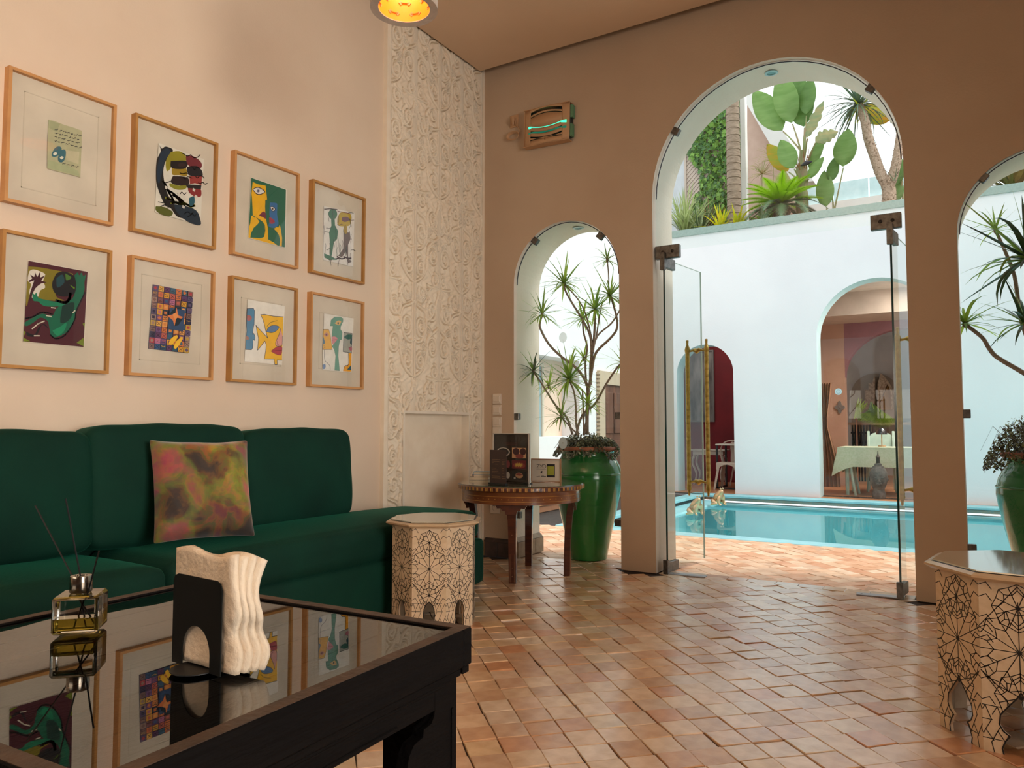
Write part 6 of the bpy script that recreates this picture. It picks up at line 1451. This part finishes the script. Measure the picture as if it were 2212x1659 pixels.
def rleg(a):
    d = Vector((math.cos(a), math.sin(a), 0)); zt = ZR-.12; mb = MB()
    prof = [(0, .330, .024), (.12, .332, .025), (.30, .338, .026), (.42, .350, .028), (.50, .362, .034), (zt, .385, .040)]
    vs = []
    for z, r, w in prof: vs += [(r-.022, -w, z), (r+.022, -w, z), (r+.022, w, z), (r-.022, w, z)]
    mb.add(vs, [(4*i+j, 4*i+(j+1) % 4, 4*i+4+(j+1) % 4, 4*i+4+j) for i in range(5) for j in range(4)]+[(3,2,1,0), (20,21,22,23)], 0, rot('Z', a))
    o = part('leg', mb, mah, rt)
    il = MB()
    for k in range(9):
        z = .05+k*.055; r = .332+(.008 if z > .3 else 0)+.022; il.lathe([(0, 0), (.003, 0)], 6, M=rot('Z', a) @ tr(r+.001, 0, z) @ rot('Y', PI/2))
    for s in (-1, 1): il.box(.353, .3565, s*.014-.0006, s*.014+.0006, .01, .3, 0, rot('Z', a))
    part('inlay', il, dots, o)
    br = [(-.13, zt+.005), (-.125, zt-.012), (-.105, zt-.012), (-.095, zt-.03), (-.07, zt-.028), (-.062, zt-.045), (-.042, zt-.045), (-.036, zt-.07), (.036, zt-.07), (.042, zt-.045), (.062, zt-.045), (.07, zt-.028), (.095, zt-.03), (.105, zt-.012), (.125, zt-.012), (.13, zt+.005)]
    part('bracket', MB().prism(br, .385, .40, 'x', 0, rot('Z', a)), mah, rt)
LG = math.atan2(4.38-4.72, -2.69+2.82)
for k in range(4): rleg(LG+k*PI/2)
def on_table(px): return at(*px, 'z', ZR)
# acrylic stand with a dark food poster
facing = math.atan2(-(CAM.x-RC[0]), (CAM.y-RC[1]))  # angle so local -y looks at the camera
def stand_thing(name, label, cat, p0, p1, group=None):
    a, b = on_table(p0), on_table(p1); ang = math.atan2(b.y-a.y, b.x-a.x); return thing(name, label, cat, (a.x, a.y, ZR+.001), ang, group), (b-a).length
t, w = stand_thing('poster_stand', 'tall clear acrylic stand holding a dark brown food poster on the round table', 'display stand', (1066, 1040), (1144, 1046))
def hpx(px_h, p): return px_h*((Vector((p[0], p[1], ZR))-CAM).dot(FWD))/FPX
hP = hpx(104, t.location); acr = pane_mat('acrylic', (.9, .9, .9), 1.6)
part('acrylic_sleeve', MB().box(-.003, w+.003, -.004, .004, .004, hP).cbox(0, w, -.03, .03, 0, .006, .001), acr, t)
part('acrylic_edge', MB().box(-.004, .010, -.006, -.004, .0, hP).box(w-.010, w+.004, -.006, -.004, .0, hP).box(-.004, w+.004, -.006, -.004, hP-.006, hP), mat('acrylic_edge', 'c7bfb4', .15), t)
brown = mat('brown_print', '35231f', .5, col2='3d2a25', scale=3)
part('poster', MB().box(.012, w-.012, -.0035, -.0015, .012, hP-.010), brown, t)
def u(x0, y0): return (.012+(w-.024)*x0, .012+(hP-.022)*y0)
im = MB(); cols = [mat('print_'+c, c, .5) for c in ('c79a72', '3a1016', 'a0601e', '6a1c24', '1a1614', 'b9b0a4', 'c8a848', '8a3c34')]
def prect(a, b, c, d, mi, y=-.0040): im.box(a, b, y-.0004, y, c, d, mi)
def pell(cx, cz, rx, rz_, mi, y=-.0046, n=16): im.prism([(cx+rx*math.cos(2*PI*k/n), cz+rz_*math.sin(2*PI*k/n)) for k in range(n)], y-.0004, y, 'y', mi)
W_, H_ = w-.024, hP-.022
for c_, r_0 in ((.54, .50), (.54, .27), (.54, .04)):
    (a, c), (b, d) = u(c_, r_0), u(c_+.41, r_0+(.22 if r_0 > .4 else .18)); prect(a, b, c, d, 0 if r_0 > .4 else (3 if r_0 > .1 else 4))
pell(*u(.66, .64), W_*.10, H_*.075, 1); pell(*u(.86, .64), W_*.09, H_*.075, 1); pell(*u(.76, .54), W_*.12, H_*.05, 7)
pell(*u(.75, .345), W_*.18, H_*.06, 7, -.0046); 
for k in range(6): pell(*u(.66+.035*k, .35+.012*(k % 2)), W_*.016, H_*.04, 6, -.0052)
pell(*u(.75, .13), W_*.11, H_*.06, 0, -.0046); pell(*u(.75, .15), W_*.09, H_*.025, 7, -.0052); pell(*u(.62, .07), W_*.03, H_*.025, 5, -.0046)
pell(*u(.28, .62), W_*.20, H_*.10, 5, -.0042); pell(*u(.28, .62), W_*.165, H_*.082, 4, -.0048); pell(*u(.42, .36), W_*.07, H_*.08, 3); pell(*u(.42, .12), W_*.06, H_*.07, 5)
for i, (x_, z_, wd) in enumerate(((.38, .86, .30), (.30, .82, .44), (.35, .79, .34))): (a, c) = u(x_, z_); prect(a, a+W_*wd, c, c+.0012, 7 if i else 4)
part('print', im, cols, t)
def zyo(mb, x, z, h, y, mi, lw):
    w_ = h*.8
    mb.ribbon([(x, z+h), (x+w_, z+h), (x, z), (x+w_, z)], lw, 'y', y, mi, th=.0004)
    x2 = x+w_*1.25; mb.ribbon([(x2, z+h), (x2+w_*.5, z+h*.5)], lw, 'y', y, mi, th=.0004); mb.ribbon([(x2+w_*1.05, z+h), (x2+w_*.28, z)], lw, 'y', y, mi, th=.0004)
    cx = x2+w_*1.75; r = h*.52; mb.ribbon([(cx+r*math.cos(2*PI*k/24), z+h*.5+r*math.sin(2*PI*k/24)) for k in range(25)], lw, 'y', y, mi, th=.0004)
lg_ = MB(); zyo(lg_, *u(.05, .94), .012, -.0045, 0, .0016); part('lettering', lg_, mat('faint_letter', '6b5a52', .5), t)
# small dark menu card
t, w = stand_thing('menu_card', 'small dark brown menu card in a black foot, in front of the poster stand', 'menu', (1058, 1046), (1094, 1049)); hM = hpx(74, t.location)
part('card', MB().box(0, w, -.001, .001, .006, hM), brown, t); part('foot', MB().cbox(-.001, w+.001, -.014, .012, 0, .012, .001), blackm, t)
tx = MB()
for z_, ws in ((.72, (.5, .22)), (.67, (.44, .22)), (.63, (.12, .14)), (.585, (.35, .15)), (.47, (.25, .12)), (.425, (.38, .14)), (.38, (.38, .13)), (.33, (.45, .13)), (.24, (.48, .24)), (.19, (.52, .24))):
    tx.box(w*.14, w*(.14+ws[0]), -.0018, -.001, hM*z_, hM*z_+.0014); tx.box(w*.74, w*min(.97, .74+ws[1]), -.0018, -.001, hM*z_, hM*z_+.0014)
part('print', tx, mat('gold_print', 'a07c50', .5), t)
# framed sign
t, w = stand_thing('framed_sign', 'small wooden framed sign reading ZYO with a green panel on the round table', 'sign', (1148, 1040), (1212, 1042)); hS = hpx(49, t.location)
f_ = .006; part('frame', MB().box(0, w, -.008, .008, 0, f_).box(0, w, -.008, .008, hS-f_, hS).box(0, f_, -.008, .008, f_, hS-f_).box(w-f_, w, -.008, .008, f_, hS-f_), mat('light_oak', 'b08058', .5, col2='9d6e48', scale=20), t)
part('card', MB().box(f_, w-f_, -.002, .0, f_, hS-f_), mat('cream_card', 'd8cbb8', .7), t)
sg = MB(); zyo(sg, w*.19, hS*.60, hS*.145, -.0028, 0, .0028)
sg.box(w*.53, w*.80, -.0032, -.002, hS*.20, hS*.77, 0); sg.box(w*.55, w*.78, -.0038, -.003, hS*.29, hS*.68, 1); sg.box(w*.175, w*.50, -.0028, -.002, hS*.545, hS*.552, 0)
sg.prism([(w*.30, hS*.42), (w*.36, hS*.47), (w*.39, hS*.45), (w*.35, hS*.42), (w*.39, hS*.38), (w*.35, hS*.36)], -.0028, -.002, 'y', 0)
sg.box(w*.18, w*.30, -.0028, -.002, hS*.21, hS*.225, 0); sg.box(w*.33, w*.50, -.0028, -.002, hS*.215, hS*.24, 0); sg.box(w*.24, w*.30, -.0028, -.002, hS*.265, hS*.275, 0); sg.box(w*.33, w*.43, -.0028, -.002, hS*.265, hS*.28, 0)
part('print', sg, [mat('ink_black', '1b1a1c', .5), mat('lime_panel', 'a8a83a', .5)], t)
# books
bk = on_table((1036, 1036))
def book(z, th_, a, w_, d_, cover, lab, dx=0, dy=0):
    t = thing('book', lab, 'book', (bk.x+dx, bk.y+dy, ZR+.001+z), a, 'books stacked on the round table')
    part('pages', MB().box(-w_/2+.002, w_/2-.003, -d_/2+.003, d_/2-.003, .0015, th_-.0015), mat('page_cream', 'cdbb9e', .8), t)
    part('cover', MB().box(-w_/2, w_/2, -d_/2, d_/2, 0, .0015).box(-w_/2, w_/2, -d_/2, d_/2, th_-.0015, th_).box(-w_/2, -w_/2+.0015, -d_/2, d_/2, 0, th_), cover, t)
book(0, .022, .50, .15, .11, mat('white_cover', 'd2c6b2', .5, col2='a8a090', scale=9), 'cream-covered book at the bottom of the stack')
book(.022, .016, .70, .125, .085, mat('purple_cover', '3a2c58', .5, col2='8c6a44', scale=9), 'dark purple book in the middle of the stack', .012, .004)
book(.038, .022, .55, .12, .085, mat('blue_cover', '2c82a8', .4, col2='3a93b4'), 'turquoise blue book on top of the stack', .016, .006)
